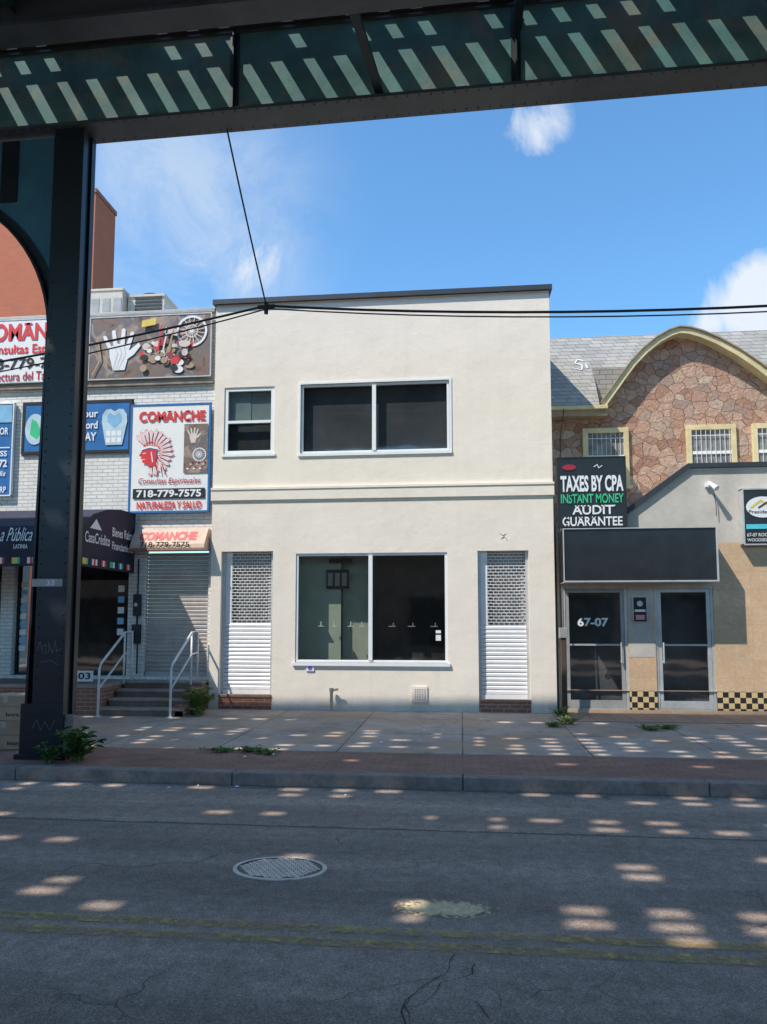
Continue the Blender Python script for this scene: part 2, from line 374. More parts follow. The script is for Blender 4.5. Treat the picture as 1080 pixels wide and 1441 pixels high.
def holed(b,x0,x1,z0,z1,holes,y,depths,mi=0):
    xs=sorted({x0,x1}|{h[0] for h in holes}|{h[1] for h in holes}); zs=sorted({z0,z1}|{h[2] for h in holes}|{h[3] for h in holes})
    for i in range(len(xs)-1):
        for j in range(len(zs)-1):
            cx=(xs[i]+xs[i+1])/2; cz=(zs[j]+zs[j+1])/2
            if any(h[0]<cx<h[1] and h[2]<cz<h[3] for h in holes): continue
            b.rect(xs[i],xs[i+1],zs[j],zs[j+1],y,mi)
    for h,d in zip(holes,depths):
        a,c,e,f=h
        b.poly([(a,y,e),(a,y+d,e),(a,y+d,f),(a,y,f)],mi); b.poly([(c,y,e),(c,y+d,e),(c,y+d,f),(c,y,f)],mi)
        b.poly([(a,y,e),(c,y,e),(c,y+d,e),(a,y+d,e)],mi); b.poly([(a,y,f),(c,y,f),(c,y+d,f),(a,y+d,f)],mi)

# ------------------------------------------------------------------ ground
B().box(-400,400,-400,700,-2,-.14).obj('ground',m_ground,kind='structure')
B().box(-60,60,.42,7.68,-.135,-.13).obj('street',m_asphalt,kind='structure')
kb=B()
x=-60
while x<60:
    kb.box(x+.004,x+2.4-.004,7.68,7.86,-.134,0.0); x+=2.4
kb.obj('kerb',m_kerb,bevel=.012,kind='structure')
kb=B(); x=-60
while x<60:
    kb.box(x+.004,x+2.4-.004,.24,.42,-.134,0.0); x+=2.4
kb.obj('far_kerb',m_kerb,bevel=.012,kind='structure')
B().box(-60,60,7.86,8.98,-.13,-.004).obj('paver_strip',m_paver,kind='structure')
B().box(-60,60,8.98,14,-.13,-.001).obj('pavement',m_conc,kind='structure')
B().box(-60,60,-5,.24,-.13,-.001).obj('opposite_pavement',m_conc,kind='structure')
B().box(1.75,8.5,12.0,13.05,-.05,.006).obj('terracotta_forecourt',m_terra,kind='structure')
lb=B()
for y in (4.03,4.2): lb.poly([(-60,y,-.126),(60,y,-.126),(60,y+.10,-.126),(-60,y+.10,-.126)])
lb.obj('yellow_centre_line',m_line,kind='structure')
pb=B(); pb.poly([(-.55,-.35,0),(.55,-.35,0),(.55,.35,0),(-.55,.35,0)])
o=pb.obj('worn_paint_patch',m_patch,kind='structure'); o.location=(-.12,4.6,-.126)
cb=B()
def crack(x,y,dx,dy,n,w):
    pts=[(x,y)]
    for i in range(n):
        x+=dx+random.uniform(-.035,.035); y+=dy+random.uniform(-.02,.02); pts.append((x,y))
    for i in range(len(pts)-1):
        (a,b_),(c,d)=pts[i],pts[i+1]; ww=w*random.uniform(.4,1.2)
        cb.poly([(a-ww,b_,-.125),(a+ww,b_,-.125),(c+ww*.8,d,-.125),(c-ww*.8,d,-.125)])
crack(-.05,4.0,-.012,-.055,16,.004); crack(.05,3.9,-.03,-.04,12,.0035); crack(-.12,3.75,-.05,-.035,10,.003); crack(-.02,3.8,.03,-.05,6,.003); crack(-.25,3.55,.02,-.05,8,.003)
crack(.02,3.85,-.045,-.03,9,.0025); crack(-.1,3.6,.035,-.04,8,.003)
cb.obj('road_crack',m_crack,kind='structure')

KY=.72
mh=thing('manhole_cover',(-1.27,5.2,-.13),'pale oval cast iron manhole cover set in the asphalt','manhole cover')
def disc(b,cx,cy,r0,r1,z0,z1,n=40,mi=0):
    vs=[];fs=[]
    for i in range(n):
        a=2*math.pi*i/n; c,s_=math.cos(a),math.sin(a)*KY
        vs+=[(cx+r0*c,cy+r0*s_,z1),(cx+r1*c,cy+r1*s_,z1),(cx+r1*c,cy+r1*s_,z0)]
    for i in range(n):
        j=(i+1)%n; fs+=[(3*i,3*i+1,3*j+1,3*j),(3*i+1,3*i+2,3*j+2,3*j+1)]
    b.add(vs,fs,mi)
b=B(); disc(b,-1.27,5.2,.30,.33,-.131,-.122); b.obj('rim',m_manhole,mh)
b=B(); disc(b,-1.27,5.2,.0,.292,-.131,-.125,mi=1)
for i in range(-6,7):
    for j in range(-6,7):
        x,y=i*.044+(.022 if j%2 else 0),j*.044
        if math.hypot(x,y)<.272: b.box(-1.27+x-.018,-1.27+x+.018,5.2+y*KY-.0125,5.2+y*KY+.0125,-.125,-.1215)
b.obj('lid',[m_manhole,m_hole],mh)

# ------------------------------------------------------------------ main building
MB=thing('commercial_building',(-1.45,13,0),'two storey cream stucco commercial building with dark roof edge','building')
Y=13.0
holes=[(-4.33,-3.38,4.61,5.87),(-2.89,-.18,4.59,5.88),(-2.95,-.24,.83,2.77),(-4.33,-3.37,.0,2.82),(.29,1.17,.0,2.79)]
b=B(); holed(b,-4.52,1.61,-.05,7.46,holes,Y,[.1,.1,.1,.22,.22])
b.poly([(-4.52,13,-.05),(-4.52,26,-.05),(-4.52,26,7.46),(-4.52,13,7.46)])
b.poly([(1.61,13,-.05),(1.61,26,-.05),(1.61,26,7.46),(1.61,13,7.46)])
b.poly([(-4.52,26,-.05),(1.61,26,-.05),(1.61,26,7.46),(-4.52,26,7.46)])
b.obj('wall',m_stucco,MB,fixn=False)
b=B(); b.prism_x([(12.93,7.455),(13.3,7.47),(26.05,7.47),(26.05,7.56),(12.93,7.545)],-4.57,1.66); b.obj('roof_coping',m_coping,MB)
b=B(); b.prism_x([(13.0,3.74),(12.965,3.755),(12.965,3.935),(12.95,3.945),(12.95,3.985),(13.0,3.995)],-4.54,1.63); b.obj('string_course',m_stucco,MB)
b=B()
b.box(-4.5,1.6,13.16,13.19,4.2,6.2,2)  # added sheet behind the upper panes, imitates their grey reflections
b.box(-3.05,-2.2,13.45,13.5,.3,3.0,0); b.box(-2.2,-1.6,13.62,13.67,.3,3.0,0); b.box(-1.6,-.1,13.9,13.95,.3,3.0,1); b.box(-3.1,-.1,13.101,14.65,.25,.3,1); b.box(-3.1,-.1,13.101,14.65,3.0,3.05,1)
b.box(-3.1,-3.05,13.101,14.6,.3,3.0,0); b.box(-.1,-.05,13.101,14.6,.3,3,1); b.box(-1.64,-1.6,13.3,14.6,.3,3,1)
b.obj('interior',[m_room,m_roomdark,m_upreflect],MB)
b=B(); b.box(-2.46,-2.05,13.37,13.449,2.15,2.5,0); 
for i in range(3): b.box(-2.43+.13*i,-2.34+.13*i,13.355,13.37,2.2,2.44,1)
b.box(-2.42,-2.0,13.4,13.449,2.62,2.70,0)
b.obj('electrical_panel',[m_blackmat,m_acgrey],MB)
b=B()
for x in (-2.6,-2.35,-2.05,-1.85):
    b.box(x,x+.11,13.3,13.35,1.46,1.475); b.box(x+.045,x+.065,13.3,13.35,1.475,1.55)
for x in (-1.3,-.95,-.55): b.box(x,x+.13,13.2,13.25,1.46,1.475); 
for x in (-1.25,-.9,-.5): b.box(x+.03,x+.045,13.2,13.25,1.475,1.53)
b.obj('shelf_fitting',m_white,MB)
def window(parent,x0,x1,z0,z1,y,mat_f,panes,fw=.045,yd=.06,name='window'):
    b=B()
    b.box(x0,x1,y,y+yd,z0,z0+fw); b.box(x0,x1,y,y+yd,z1-fw,z1); b.box(x0,x0+fw,y,y+yd,z0+fw,z1-fw); b.box(x1-fw,x1,y,y+yd,z0+fw,z1-fw)
    w=b.obj(name,mat_f,parent,bevel=.004)
    for (a,c,e,f,m) in panes:
        q=B(); q.rect(a,c,e,f,y+.03); q.obj('glass_pane',m,w,fixn=False)
    return w
w=window(MB,-4.33,-3.38,4.61,5.87,13.02,m_whiteframe,[(-4.285,-3.425,4.66,5.2,m_glassdark),(-4.285,-3.425,5.2,5.83,m_glass)],fw=.07)
b=B(); b.box(-4.26,-3.45,13.015,13.07,5.195,5.245); b.obj('meeting_rail',m_whiteframe,w)
b=B(); b.box(-4.36,-3.35,12.975,13.03,4.565,4.61); b.obj('sill',m_whiteframe,w)
b=B(); b.box(-4.3,-3.85,13.12,13.13,5.25,5.85); b.box(-3.84,-3.4,13.13,13.14,5.25,5.85); b.obj('blind',paint('grey_blind',(.24,.29,.33),.8),w)
w=window(MB,-2.89,-.18,4.59,5.88,13.02,m_whiteframe,[(-2.84,-1.53,4.64,5.83,m_glassup),(-1.53,-.23,4.64,5.83,m_glassup)])
b=B(); b.box(-1.575,-1.505,13.0,13.07,4.635,5.835); b.obj('mullion',m_whiteframe,w)
b=B(); b.box(-2.93,-.14,12.97,13.03,4.54,4.59); b.obj('sill',m_whiteframe,w)
b=B(); b.box(-2.93,-2.89,12.985,13.03,4.59,5.88); b.box(-.18,-.14,12.985,13.03,4.59,5.88); b.box(-2.93,-.14,12.985,13.03,5.88,5.92);b.obj('trim',m_whiteframe,w)
w=window(MB,-2.95,-.24,.83,2.77,13.02,m_whiteframe,[(-2.9,-1.6,.88,2.72,m_glass),(-1.6,-.29,.88,2.72,m_glassdark)])
b=B(); b.box(-1.635,-1.565,13.0,13.07,.875,2.725); b.obj('mullion',m_whiteframe,w)
b=B(); b.box(-2.99,-.20,12.96,13.03,.775,.83); b.obj('sill',m_whiteframe,w)
b=B(); b.box(-.45,-.36,13.045,13.048,1.22,1.32); b.box(-.45,-.36,13.045,13.048,1.35,1.40); b.obj('window_sticker',m_whitepanel,MB)
m_door=paint('door_panel',(.20,.195,.19),.6)
m_doorlight=paint('door_light_grey',(.36,.35,.34),.6)
def shutter_door(x0,x1,z1,zs,zb):
    b=B(); b.box(x0,x1,12.99,13.2,-.03,zb-.05); b.obj('brick_threshold',m_redbrick,MB)
    b=B(); b.box(x0,x1,12.975,13.2,zb-.049,zb); b.obj('doorstep',m_step,MB,bevel=.006)
    bb=B()
    z=zb+.002; yc=13.13
    while z<zs:
        bb.prism_x([(yc+.012,z),(yc-.012,z+.012),(yc-.014,z+.05),(yc,z+.072),(yc+.012,z+.072)],x0+.05,x1-.05); z+=.074
    bb.box(x0+.05,x1-.05,yc-.03,yc+.03,zb,zb+.07)
    s=bb.obj('roll_down_shutter',m_shutter,MB)
    g=B(); z0=z; k=0; xa=x0+.17
    while z<z1-.02:
        g.box(xa,x1-.05,yc-.004,yc+.004,z,z+.014)
        xx=xa+.01+(.045 if k%2 else 0)
        while xx<x1-.06:
            g.box(xx,xx+.008,yc-.003,yc+.003,z+.014,z+.055); xx+=.09
        z+=.055; k+=1
    g.obj('open_grille',m_grille,s)
    g=B(); g.box(x0+.052,xa,yc-.006,yc+.01,z0,z1); g.obj('side_panel',m_shutter,s)
    g=B(); g.box(x0,x0+.05,yc-.05,yc+.05,zb,z1); g.box(x1-.05,x1,yc-.05,yc+.05,zb,z1); g.obj('guide_rail',m_silver,s)
    g=B(); g.box(x0,x1,13.215,13.235,zb,z1,0)
    g.box(x0+.14,x1-.14,13.205,13.215,zb+.1,z1-.35,1); g.obj('door',[m_doorlight,m_door],MB)
shutter_door(-4.33,-3.37,2.82,1.5,.26); shutter_door(.29,1.17,2.79,1.48,.22)
b=B(); b.box(-.87,-.60,12.975,12.999,.16,.43)
for i in range(5):
    for j in range(5): b.box(-.82+.042*i,-.80+.042*i,12.968,12.975,.2+.042*j,.22+.042*j,1)
b.obj('vent_cover',[m_stucco,m_shuttergrey],MB)
b=B(); b.tube([(-2.27,12.9,-.02),(-2.27,12.9,.33)],.028,mi=0); b.tube([(-2.27,12.9,.33),(-2.27,12.9,.4)],.04); b.tube([(-2.27,12.9,.36),(-2.15,12.88,.38)],.022); b.obj('standpipe',m_acbeige,MB)
b=B(); b.box(-2.74,-2.6,12.98,12.999,.68,.78); b.ell(-2.67,.73,.04,.035,12.977,1); b.obj('utility_tag',[m_whitepanel,m_purple],MB)
b=B()
for p in [[(.68,3.10),(.73,3.06),(.78,3.09)],[(.70,3.01),(.76,3.04),(.81,2.98)]]: b.tube([(q[0],12.993,q[1]) for q in p],.005,n=5)
b.obj('bent_wire_fixing',m_acbeige,MB)

# ------------------------------------------------------------------ left brick building
LB=thing('brick_building',(-9.5,13.1,0),'two storey white painted brick shop building with sign boards','building')
b=B(); LH=[(-5.80,-4.60,.56,2.86),(-13.5,-8.62,.56,2.75),(-8.36,-6.12,.56,2.75),(-8.34,-6.12,4.70,5.75)]
holed(b,-16,-4.53,-.05,7.36,LH,13.1,[.12,.25,.25,.1]); b.poly([(-16,13.1,-.05),(-16,26,-.05),(-16,26,7.36),(-16,13.1,7.36)])
b.box(-16,-4.53,13.3,26,7.1,7.2); b.poly([(-4.53,13.1,7.2),(-4.53,26,7.2),(-4.53,26,7.36),(-4.53,13.1,7.36)])
b.obj('wall',m_whitebrick,LB,fixn=False)
b=B(); b.box(-16,-4.56,13.04,13.3,7.36,7.42); b.box(-16,-4.56,13.06,13.28,7.42,7.45); b.obj('roof_coping',m_acgrey,LB,bevel=.01)
b=B(); b.box(-16,-4.56,13.03,13.1,5.98,6.05); b.obj('ledge',m_kerb,LB,bevel=.01)
b=B(); b.box(-8.3,-6.2,13.8,13.85,.5,2.8,0); b.box(-13.5,-8.6,13.6,13.65,.5,2.8,0); b.box(-6.12,-6.1,13.36,13.8,.5,2.8,0); b.box(-13.5,-6.12,13.36,13.8,.50,.555,0); b.box(-13.5,-6.12,13.36,13.6,2.752,2.8,0); b.obj('shop_interior',m_roomdark,LB)
window(LB,-8.36,-7.5,.56,2.75,13.2,m_blackmat,[(-8.31,-7.55,.6,2.7,m_glassdark)],name='shop_door')
window(LB,-7.5,-6.12,.56,2.75,13.2,m_blackmat,[(-7.45,-6.17,.6,2.7,m_glassdark)],name='shop_window')
window(LB,-13.5,-8.62,.56,2.75,13.2,m_blackmat,[(-13.45,-8.67,.6,2.7,m_glassdark)],name='shop_window')
b=B()
for i in range(9): b.box(-8.28,-8.16,13.19,13.199,1.0+.15*i,1.1+.15*i,i%2)
for i in range(5): b.box(-6.36,-6.24,13.19,13.199,1.3+.2*i,1.42+.2*i,i%2)
b.obj('window_notice',[m_whitepanel,m_lblue],LB)
b=B(); z=.58
while z<2.76:
    b.prism_x([(13.2,z),(13.175,z+.012),(13.172,z+.05),(13.19,z+.068),(13.2,z+.068)],-5.78,-4.62); z+=.07
b.box(-5.78,-4.62,13.15,13.21,.56,.64); b.obj('roll_down_shutter',m_shuttergrey,LB)
b=B(); b.box(-5.98,-5.86,13.0,13.099,1.65,2.05); b.box(-5.99,-5.85,12.99,13.099,1.15,1.5); b.tube([(-5.92,13.06,1.5),(-5.92,13.06,1.65)],.02); b.tube([(-5.92,13.06,2.05),(-5.92,13.06,2.7)],.015); b.tube([(-5.9,13.06,1.15),(-5.9,13.06,.6)],.015)
b.ell(-5.92,1.86,.035,.035,12.985,1); b.obj('meter_box',[m_blackmat,m_silver],LB)
b=B(); b.box(-16,-6.02,12.0,13.098,-.05,.44,0); b.box(-16,-6.0,11.95,13.098,.44,.5,1); b.obj('brick_landing',[m_redbrick,m_steptop],LB)
b=B(); b.box(-6.78,-6.18,11.985,11.999,.55,.73); b.text('67-03',-6.74,-6.22,.585,.70,11.98,1); b.obj('house_number',[m_whitepanel,m_ink],LB)
AW=thing('awning',(-9,12.1,2.4),'navy canvas shop awning with white lettering and a flag valance','awning')
prof=[(13.09,3.55),(12.5,3.54),(12.0,3.47),(11.5,3.32),(11.2,3.1),(11.1,2.85),(11.1,2.62),(13.09,2.62)]
b=B(); b.prism_x(prof,-14,-6.02); b.obj('canvas',m_navy,AW)
b=B(); b.box(-14,-6.02,11.09,11.1,2.44,2.62); b.box(-6.03,-6.02,11.1,13.09,2.44,2.62); b.obj('valance',m_navy,AW)
fl=B()
def flagx(x,k):
    c=[(1,0,4),(2,0,2),(3,3,4),(0,2,0),(2,0,2),(4,4,0)][k%6]
    for q in range(3): fl.rect(x+.045*q,x+.045*(q+1),2.48,2.58,11.085,c[q])
def flagy(y,k):
    c=[(1,0,4),(2,0,2),(3,3,4),(0,2,0),(2,0,2),(4,4,0)][k%6]
    for q in range(3): fl.poly([(-6.015,y+.06*q,2.48),(-6.015,y+.06*(q+1),2.48),(-6.015,y+.06*(q+1),2.58),(-6.015,y+.06*q,2.58)],c[q])
for k in range(30): flagx(-13.9+.26*k,k)
for k in range(6): flagy(11.2+.31*k,k+2)
fl.obj('flag_print',[m_white,m_blue,m_red,m_yellow,m_green],AW)
b=B()
def front(X,Z):
    pr=[(11.1,2.62),(11.1,2.85),(11.2,3.1),(11.5,3.32)]
    for (ya,za),(yb,zb_) in zip(pr[:-1],pr[1:]):
        if Z<=zb_: k=(Z-za)/(zb_-za); return (X,ya+(yb-ya)*k-.02,Z)
    return (X,11.49,Z)
b.text('Notaría',-8.6,-7.62,2.86,3.08,0,0,vmap=front)
b.text('a Pública',-7.36,-6.82,2.84,3.07,0,0,bold=.0,vmap=front)
b.text('LATINIA',-7.12,-6.88,2.72,2.79,0,0,vmap=front)
side=lambda X,Z:(-6.01,X,Z)
b.text('CasaCrédito',11.25,12.1,2.84,3.02,0,0,vmap=side,bold=.01)
b.text('Bienes Raices',12.18,13.02,3.03,3.19,0,0,vmap=side,bold=.015)
b.text('Financiamiento',12.18,13.02,2.80,2.94,0,0,vmap=side,bold=.015)
b.poly([(-6.01,11.4,3.08),(-6.01,11.6,3.25),(-6.01,11.8,3.08)]); b.obj('lettering',m_white,AW,fixn=False)

ST=thing('front_steps',(-5.25,12.5,0),'worn brown stone front steps leading to the shuttered door','steps')
b=B(); n=4; H=.5/4
for i in range(n):
    b.box(-5.98,-4.56,11.9+.28*i,13.095,H*i-(.03 if i==0 else 0),H*(i+1)-.035,0)
    b.box(-6.0,-4.54,11.87+.28*i,13.095,H*(i+1)-.034,H*(i+1),1)
b.obj('step_flight',[m_step,m_steptop],ST,bevel=.006)
b=B(); b.box(-4.70,-4.53,11.9,12.99,-.03,.18); b.box(-4.70,-4.53,12.3,12.99,.18,.42);  b.obj('brick_cheek',m_redbrick,ST)
def rail(x):
    T=thing('handrail',(x,12.4,0),'white painted steel stair handrail with two sloping bars','handrail','white stair handrails beside the front steps')
    b=B(); b.tube([(x,11.75,0),(x,11.75,.78),(x,11.80,.86),(x,12.65,1.36),(x,12.95,1.38),(x,12.95,.5)],.021); b.obj('top_rail',m_rail,T,smooth=True)
    b=B(); b.tube([(x,11.75,.45),(x,12.65,.98),(x,12.95,1.0)],.016); b.obj('lower_rail',m_rail,T,smooth=True)
    b=B(); b.tube([(x,12.65,.45),(x,12.65,1.36)],.017); b.obj('post',m_rail,T,smooth=True)
    b=B(); b.box(x-.05,x+.05,11.70,11.80,-.005,.012); b.obj('base_plate',m_rail,T)
rail(-5.95); rail(-4.72)

# ------------------------------------------------------------------ left signs
def board(name,x0,x1,z0,z1,y,label,mat,border=None,th=.04):
    T=thing(name,((x0+x1)/2,y,z0),label,'sign')
    b=B(); b.box(x0,x1,y,y+th,z0,z1); b.obj('panel',mat,T)
    if border:
        m,w=border; b=B(); yy=y-.008
        b.box(x0,x1,yy,y+th+.002,z0-.002,z0+w); b.box(x0,x1,yy,y+th+.002,z1-w,z1+.002); b.box(x0-.002,x0+w,yy,y+th+.002,z0+w,z1-w); b.box(x1-w,x1+.002,yy,y+th+.002,z0+w,z1-w)
        b.obj('frame',m,T)
    return T
def hand(b,cx,cz,s,y,mi):
    L=[(-.30,.52,-22),(-.12,.66,-8),(.07,.7,3),(.24,.6,14)]
    b.xz([(cx+p[0]*s,cz+p[1]*s) for p in [(-.2,-.62),(.17,-.62),(.3,-.1),(.3,.12),(.1,.22),(-.15,.2),(-.34,.08),(-.32,-.2)]],y,mi)
    for bx,l,a in L:
        a=R(a); w=.075
        dx,dz=math.sin(a),math.cos(a)
        p=[(bx-w,0.05),(bx+w,.05),(bx+w*.8+dx*l,dz*l*.93),(bx+dx*l,dz*l),(bx-w*.8+dx*l,dz*l*.93)]
        b.xz([(cx+q[0]*s,cz+q[1]*s) for q in p],y-.001,mi)
    b.xz([(cx+q[0]*s,cz+q[1]*s) for q in [(.22,-.3),(.3,-.02),(.6,.22),(.66,.12),(.45,-.15)]],y-.001,mi)
def wheel(b,cx,cz,r,y,mi,mi2):
    b.ring(cx,cz,r*.86,r,y,mi)
    for k in range(8):
        a=k*math.pi/8+.2; b.stroke([(cx-r*.85*math.cos(a),cz-r*.85*math.sin(a)),(cx+r*.85*math.cos(a),cz+r*.85*math.sin(a))],r*.05,y-.001-.0003*k,mi2)
    b.ring(cx,cz,r*.35,r*.42,y-.004,mi2); b.ell(cx,cz,r*.12,r*.12,y-.005,mi)
T=board('banner_sign',-7.0,-4.60,6.10,7.33,13.0,'wide printed banner with a white hand and a wheel',m_photo,(m_silver,.02))
b=B(); hand(b,-6.38,6.66,.62,12.985,0)
for k in range(3): b.stroke([(-6.5+.05*k,6.3),(-6.42+.08*k,6.6),(-6.5+.1*k,6.75)],.010,12.98-.001*k,2)
wheel(b,-4.98,6.98,.30,12.985,0,2)
random.seed(3)
for k in range(46):
    cx=random.uniform(-5.95,-5.0); rr=random.uniform(.025,.075); cz=random.uniform(6.22,6.82)
    b.ell(cx,cz,rr*random.uniform(.9,1.7),rr,12.986-.0006*k,random.choice([0,2,1,2,3,5,0,6,3]),9)
for k in range(3): b.stroke([(-5.62+.1*k,6.6),(-5.56+.12*k,7.1-.05*k)],.03,12.955-.002*k,[1,2,3][k])
b.xz([(-5.95,7.08),(-5.68,7.12),(-5.67,7.25),(-5.94,7.21)],12.955,4); b.xz([(-5.5,6.95),(-5.25,6.88),(-5.22,7.0),(-5.48,7.07)],12.953,2)
b.stroke([(-6.9,6.2),(-6.75,6.5),(-6.82,6.9)],.03,12.97,3)
b.obj('printed_picture',[m_white,m_red,m_skin,m_browntrim,m_yellow,m_ink,m_darkred],T,fixn=False)
T=board('banner_sign',-9.6,-7.03,6.10,7.36,13.0,'white banner with red and black lettering on white brick',m_whitepanel,(m_silver,.02))
b=B(); b.text('COMANCHE',-9.22,-7.1,6.93,7.28,12.99,0,.035,serif=1)
b.text('Consultas Espirituales',-9.12,-7.12,6.62,6.86,12.99,0,.02)
b.text('718-779-7575',-9.2,-7.32,6.37,6.59,12.99,1,.02); b.text('Lectura del Tarot',-8.92,-7.62,6.14,6.32,12.99,2,.01)
b.obj('lettering',[m_red,m_ink,m_darkred],T,fixn=False)
T=board('wall_sign',-6.13,-4.58,3.55,5.60,13.0,'white poster sign with blue border and a red feathered head emblem',m_whitepanel,(m_blue,.035))
b=B(); yy=12.985
b.text('COMANCHE',-5.96,-4.68,5.26,5.46,yy,0,.035,serif=1)
b.text('Consultas Espirituales',-5.94,-4.75,4.06,4.2,yy,4,.01,shear=.2)
b.rect(-6.04,-4.66,3.81,4.0,yy,1); b.text('718-779-7575',-5.97,-4.73,3.835,3.975,yy-.004,2,.03)
b.text('NATURALEZA Y SALUD',-5.96,-4.72,3.62,3.76,yy,0,.03)
hx,hz=-5.72,4.66
for k in range(17):
    a=R(-88+k*13.6); ca,sa=math.cos(a),math.sin(a); nx,nz=-sa,ca; cz0=hz+.02; r1=.45+.02*math.sin(k*2.3)
    def fe(ra,rb,wa,wb,y_,mi): b.xz([(hx+ca*ra-nx*wa,cz0+sa*ra-nz*wa),(hx+ca*rb*.88-nx*wb,cz0+sa*rb*.88-nz*wb),(hx+ca*rb,cz0+sa*rb),(hx+ca*rb*.88+nx*wb,cz0+sa*rb*.88+nz*wb),(hx+ca*ra+nx*wa,cz0+sa*ra+nz*wa)],y_,mi)
    y_=yy-.0004*k
    fe(.17,r1,.012,.036,y_,0); fe(.20,r1*.97,.010,.030,y_-.0002,2); b.stroke([(hx+ca*.2,cz0+sa*.2),(hx+ca*r1*.9,cz0+sa*r1*.9)],.006,y_-.0003,0)
b.xz([(hx+p[0],hz+p[1]) for p in [(.1,.14),(-.06,.17),(-.15,.11),(-.17,.04),(-.22,-.04),(-.17,-.06),(-.18,-.1),(-.15,-.12),(-.15,-.17),(-.06,-.19),(-.03,-.26),(.10,-.22),(.12,-.05)]],yy-.0095,0)
b.stroke([(hx-.16,hz+.09),(hx-.02,hz+.13),(hx+.12,hz+.1)],.04,yy-.011,2); b.stroke([(hx-.15,hz+.06),(hx-.02,hz+.10),(hx+.12,hz+.07)],.014,yy-.012,3)
b.stroke([(hx-.14,hz-.0),(hx-.09,hz+.01)],.016,yy-.012,2); b.stroke([(hx-.15,hz-.11),(hx-.1,hz-.11)],.012,yy-.012,2); b.stroke([(hx+.02,hz+.02),(hx+.05,hz-.16)],.02,yy-.012,2)
for k in range(5): b.stroke([(hx+.03+.05*k,hz-.2),(hx-.02+.08*k,hz-.40)],.018,yy-.002*k,2 if k%2 else 0)
b.rect(-5.08,-4.62,4.28,5.2,yy,5); hand(b,-4.9,4.98,.22,yy-.004,6); wheel(b,-4.78,4.62,.13,yy-.004,2,2)
for k in range(12): b.ell(-5.0+.03*k,4.36+.04*(k%4),.022,.018,yy-.005-.0005*k,[2,0,6,4][k%4],8)
b.obj('lettering_and_emblem',[m_red,m_ink,m_white,m_blue,m_darkred,m_photo,m_skin],T,fixn=False)
T=thing('shop_sign',(-5.28,12.9,2.84),'tan sign hood with red lettering above the grey shutter','sign')
b=B(); b.prism_x([(12.78,2.86),(12.80,2.95),(13.0,3.24),(13.095,3.26),(13.095,2.84),(12.80,2.84)],-5.98,-4.58); b.obj('hood',m_tanpanel,T,bevel=.008)
b=B(); b.box(-5.99,-4.57,12.77,12.795,2.83,2.875); b.obj('edge_strip',m_redbrick,T)
sl_=lambda X,Z:(X,12.80+(Z-2.95)*(.2/.29)-.008,Z)
b=B(); b.text('COMANCHE',-5.84,-4.76,3.02,3.19,0,0,.05,vmap=sl_); b.text('718-779-7575',-5.78,-4.85,2.885,2.985,12.765,1,.02); b.obj('lettering',[m_red,m_ink],T,fixn=False)
T=board('window_sign',-8.32,-6.14,4.72,5.73,13.06,'blue window sign with globe, white emblem and white words',m_blue,(m_ink,.05),th=.03)
b=B(); y2=13.045
b.ell(-8.05,5.2,.2,.3,y2,1); b.xz([(-8.15,5.1),(-8.0,5.0),(-7.92,5.15),(-8.02,5.35),(-8.12,5.4)],y2-.002,2)
b.text('Your',-7.22,-6.80,5.40,5.55,y2,0,.02); b.text('Word',-7.22,-6.80,5.18,5.33,y2,0,.02); b.text('PAY',-7.12,-6.82,4.95,5.11,y2,0,.02)
tooth=[(-.16,.0),(-.19,.14),(-.22,.30),(-.25,.44),(-.24,.58),(-.17,.68),(-.08,.69),(0,.64),(.08,.69),(.17,.68),(.24,.58),(.25,.44),(.22,.30),(.19,.14),(.16,.0)]
b.xz([(-6.47+p[0],4.86+p[1]) for p in tooth],y2,1)
b.xz([(-6.47+p[0]*.66,5.30+p[1]) for p in [(-.2,.0),(-.22,.1),(-.14,.18),(0,.12),(.14,.18),(.22,.1),(.2,.0),(0,-.12)]],y2-.002,5)
for i in range(3):
    for j in range(2): b.rect(-6.625+.108*i,-6.54+.108*i,4.90+.13*j,5.0+.13*j,y2-.003,4)
b.obj('printed_graphic',[m_white,m_paleblue,m_green,m_blue,m_whitepanel,m_lblue],T,fixn=False)
T=board('wall_sign',-9.7,-8.47,3.92,5.72,13.02,'tall deep blue wall sign with white company lettering',m_blue,(m_white,.02),th=.06)
b=B(); b.rect(-9.65,-8.5,5.34,5.68,13.008,1); b.text('ECUADOR',-9.14,-8.56,5.10,5.24,13.004,0,.02); b.text('EXPRESS',-9.14,-8.57,4.68,4.79,13.004,0,.02); b.text('718-8472',-9.2,-8.56,4.47,4.62,13.004,0,.03); b.text('CORP',-8.86,-8.56,3.98,4.1,13.004,0,.02)
b.text('Remedis',-9.1,-8.58,4.30,4.40,13.004,0,.01,.2); b.rect(-9.6,-8.52,4.84,4.86,13.004,0)
b.obj('lettering',[m_white,m_lblue],T,fixn=False)

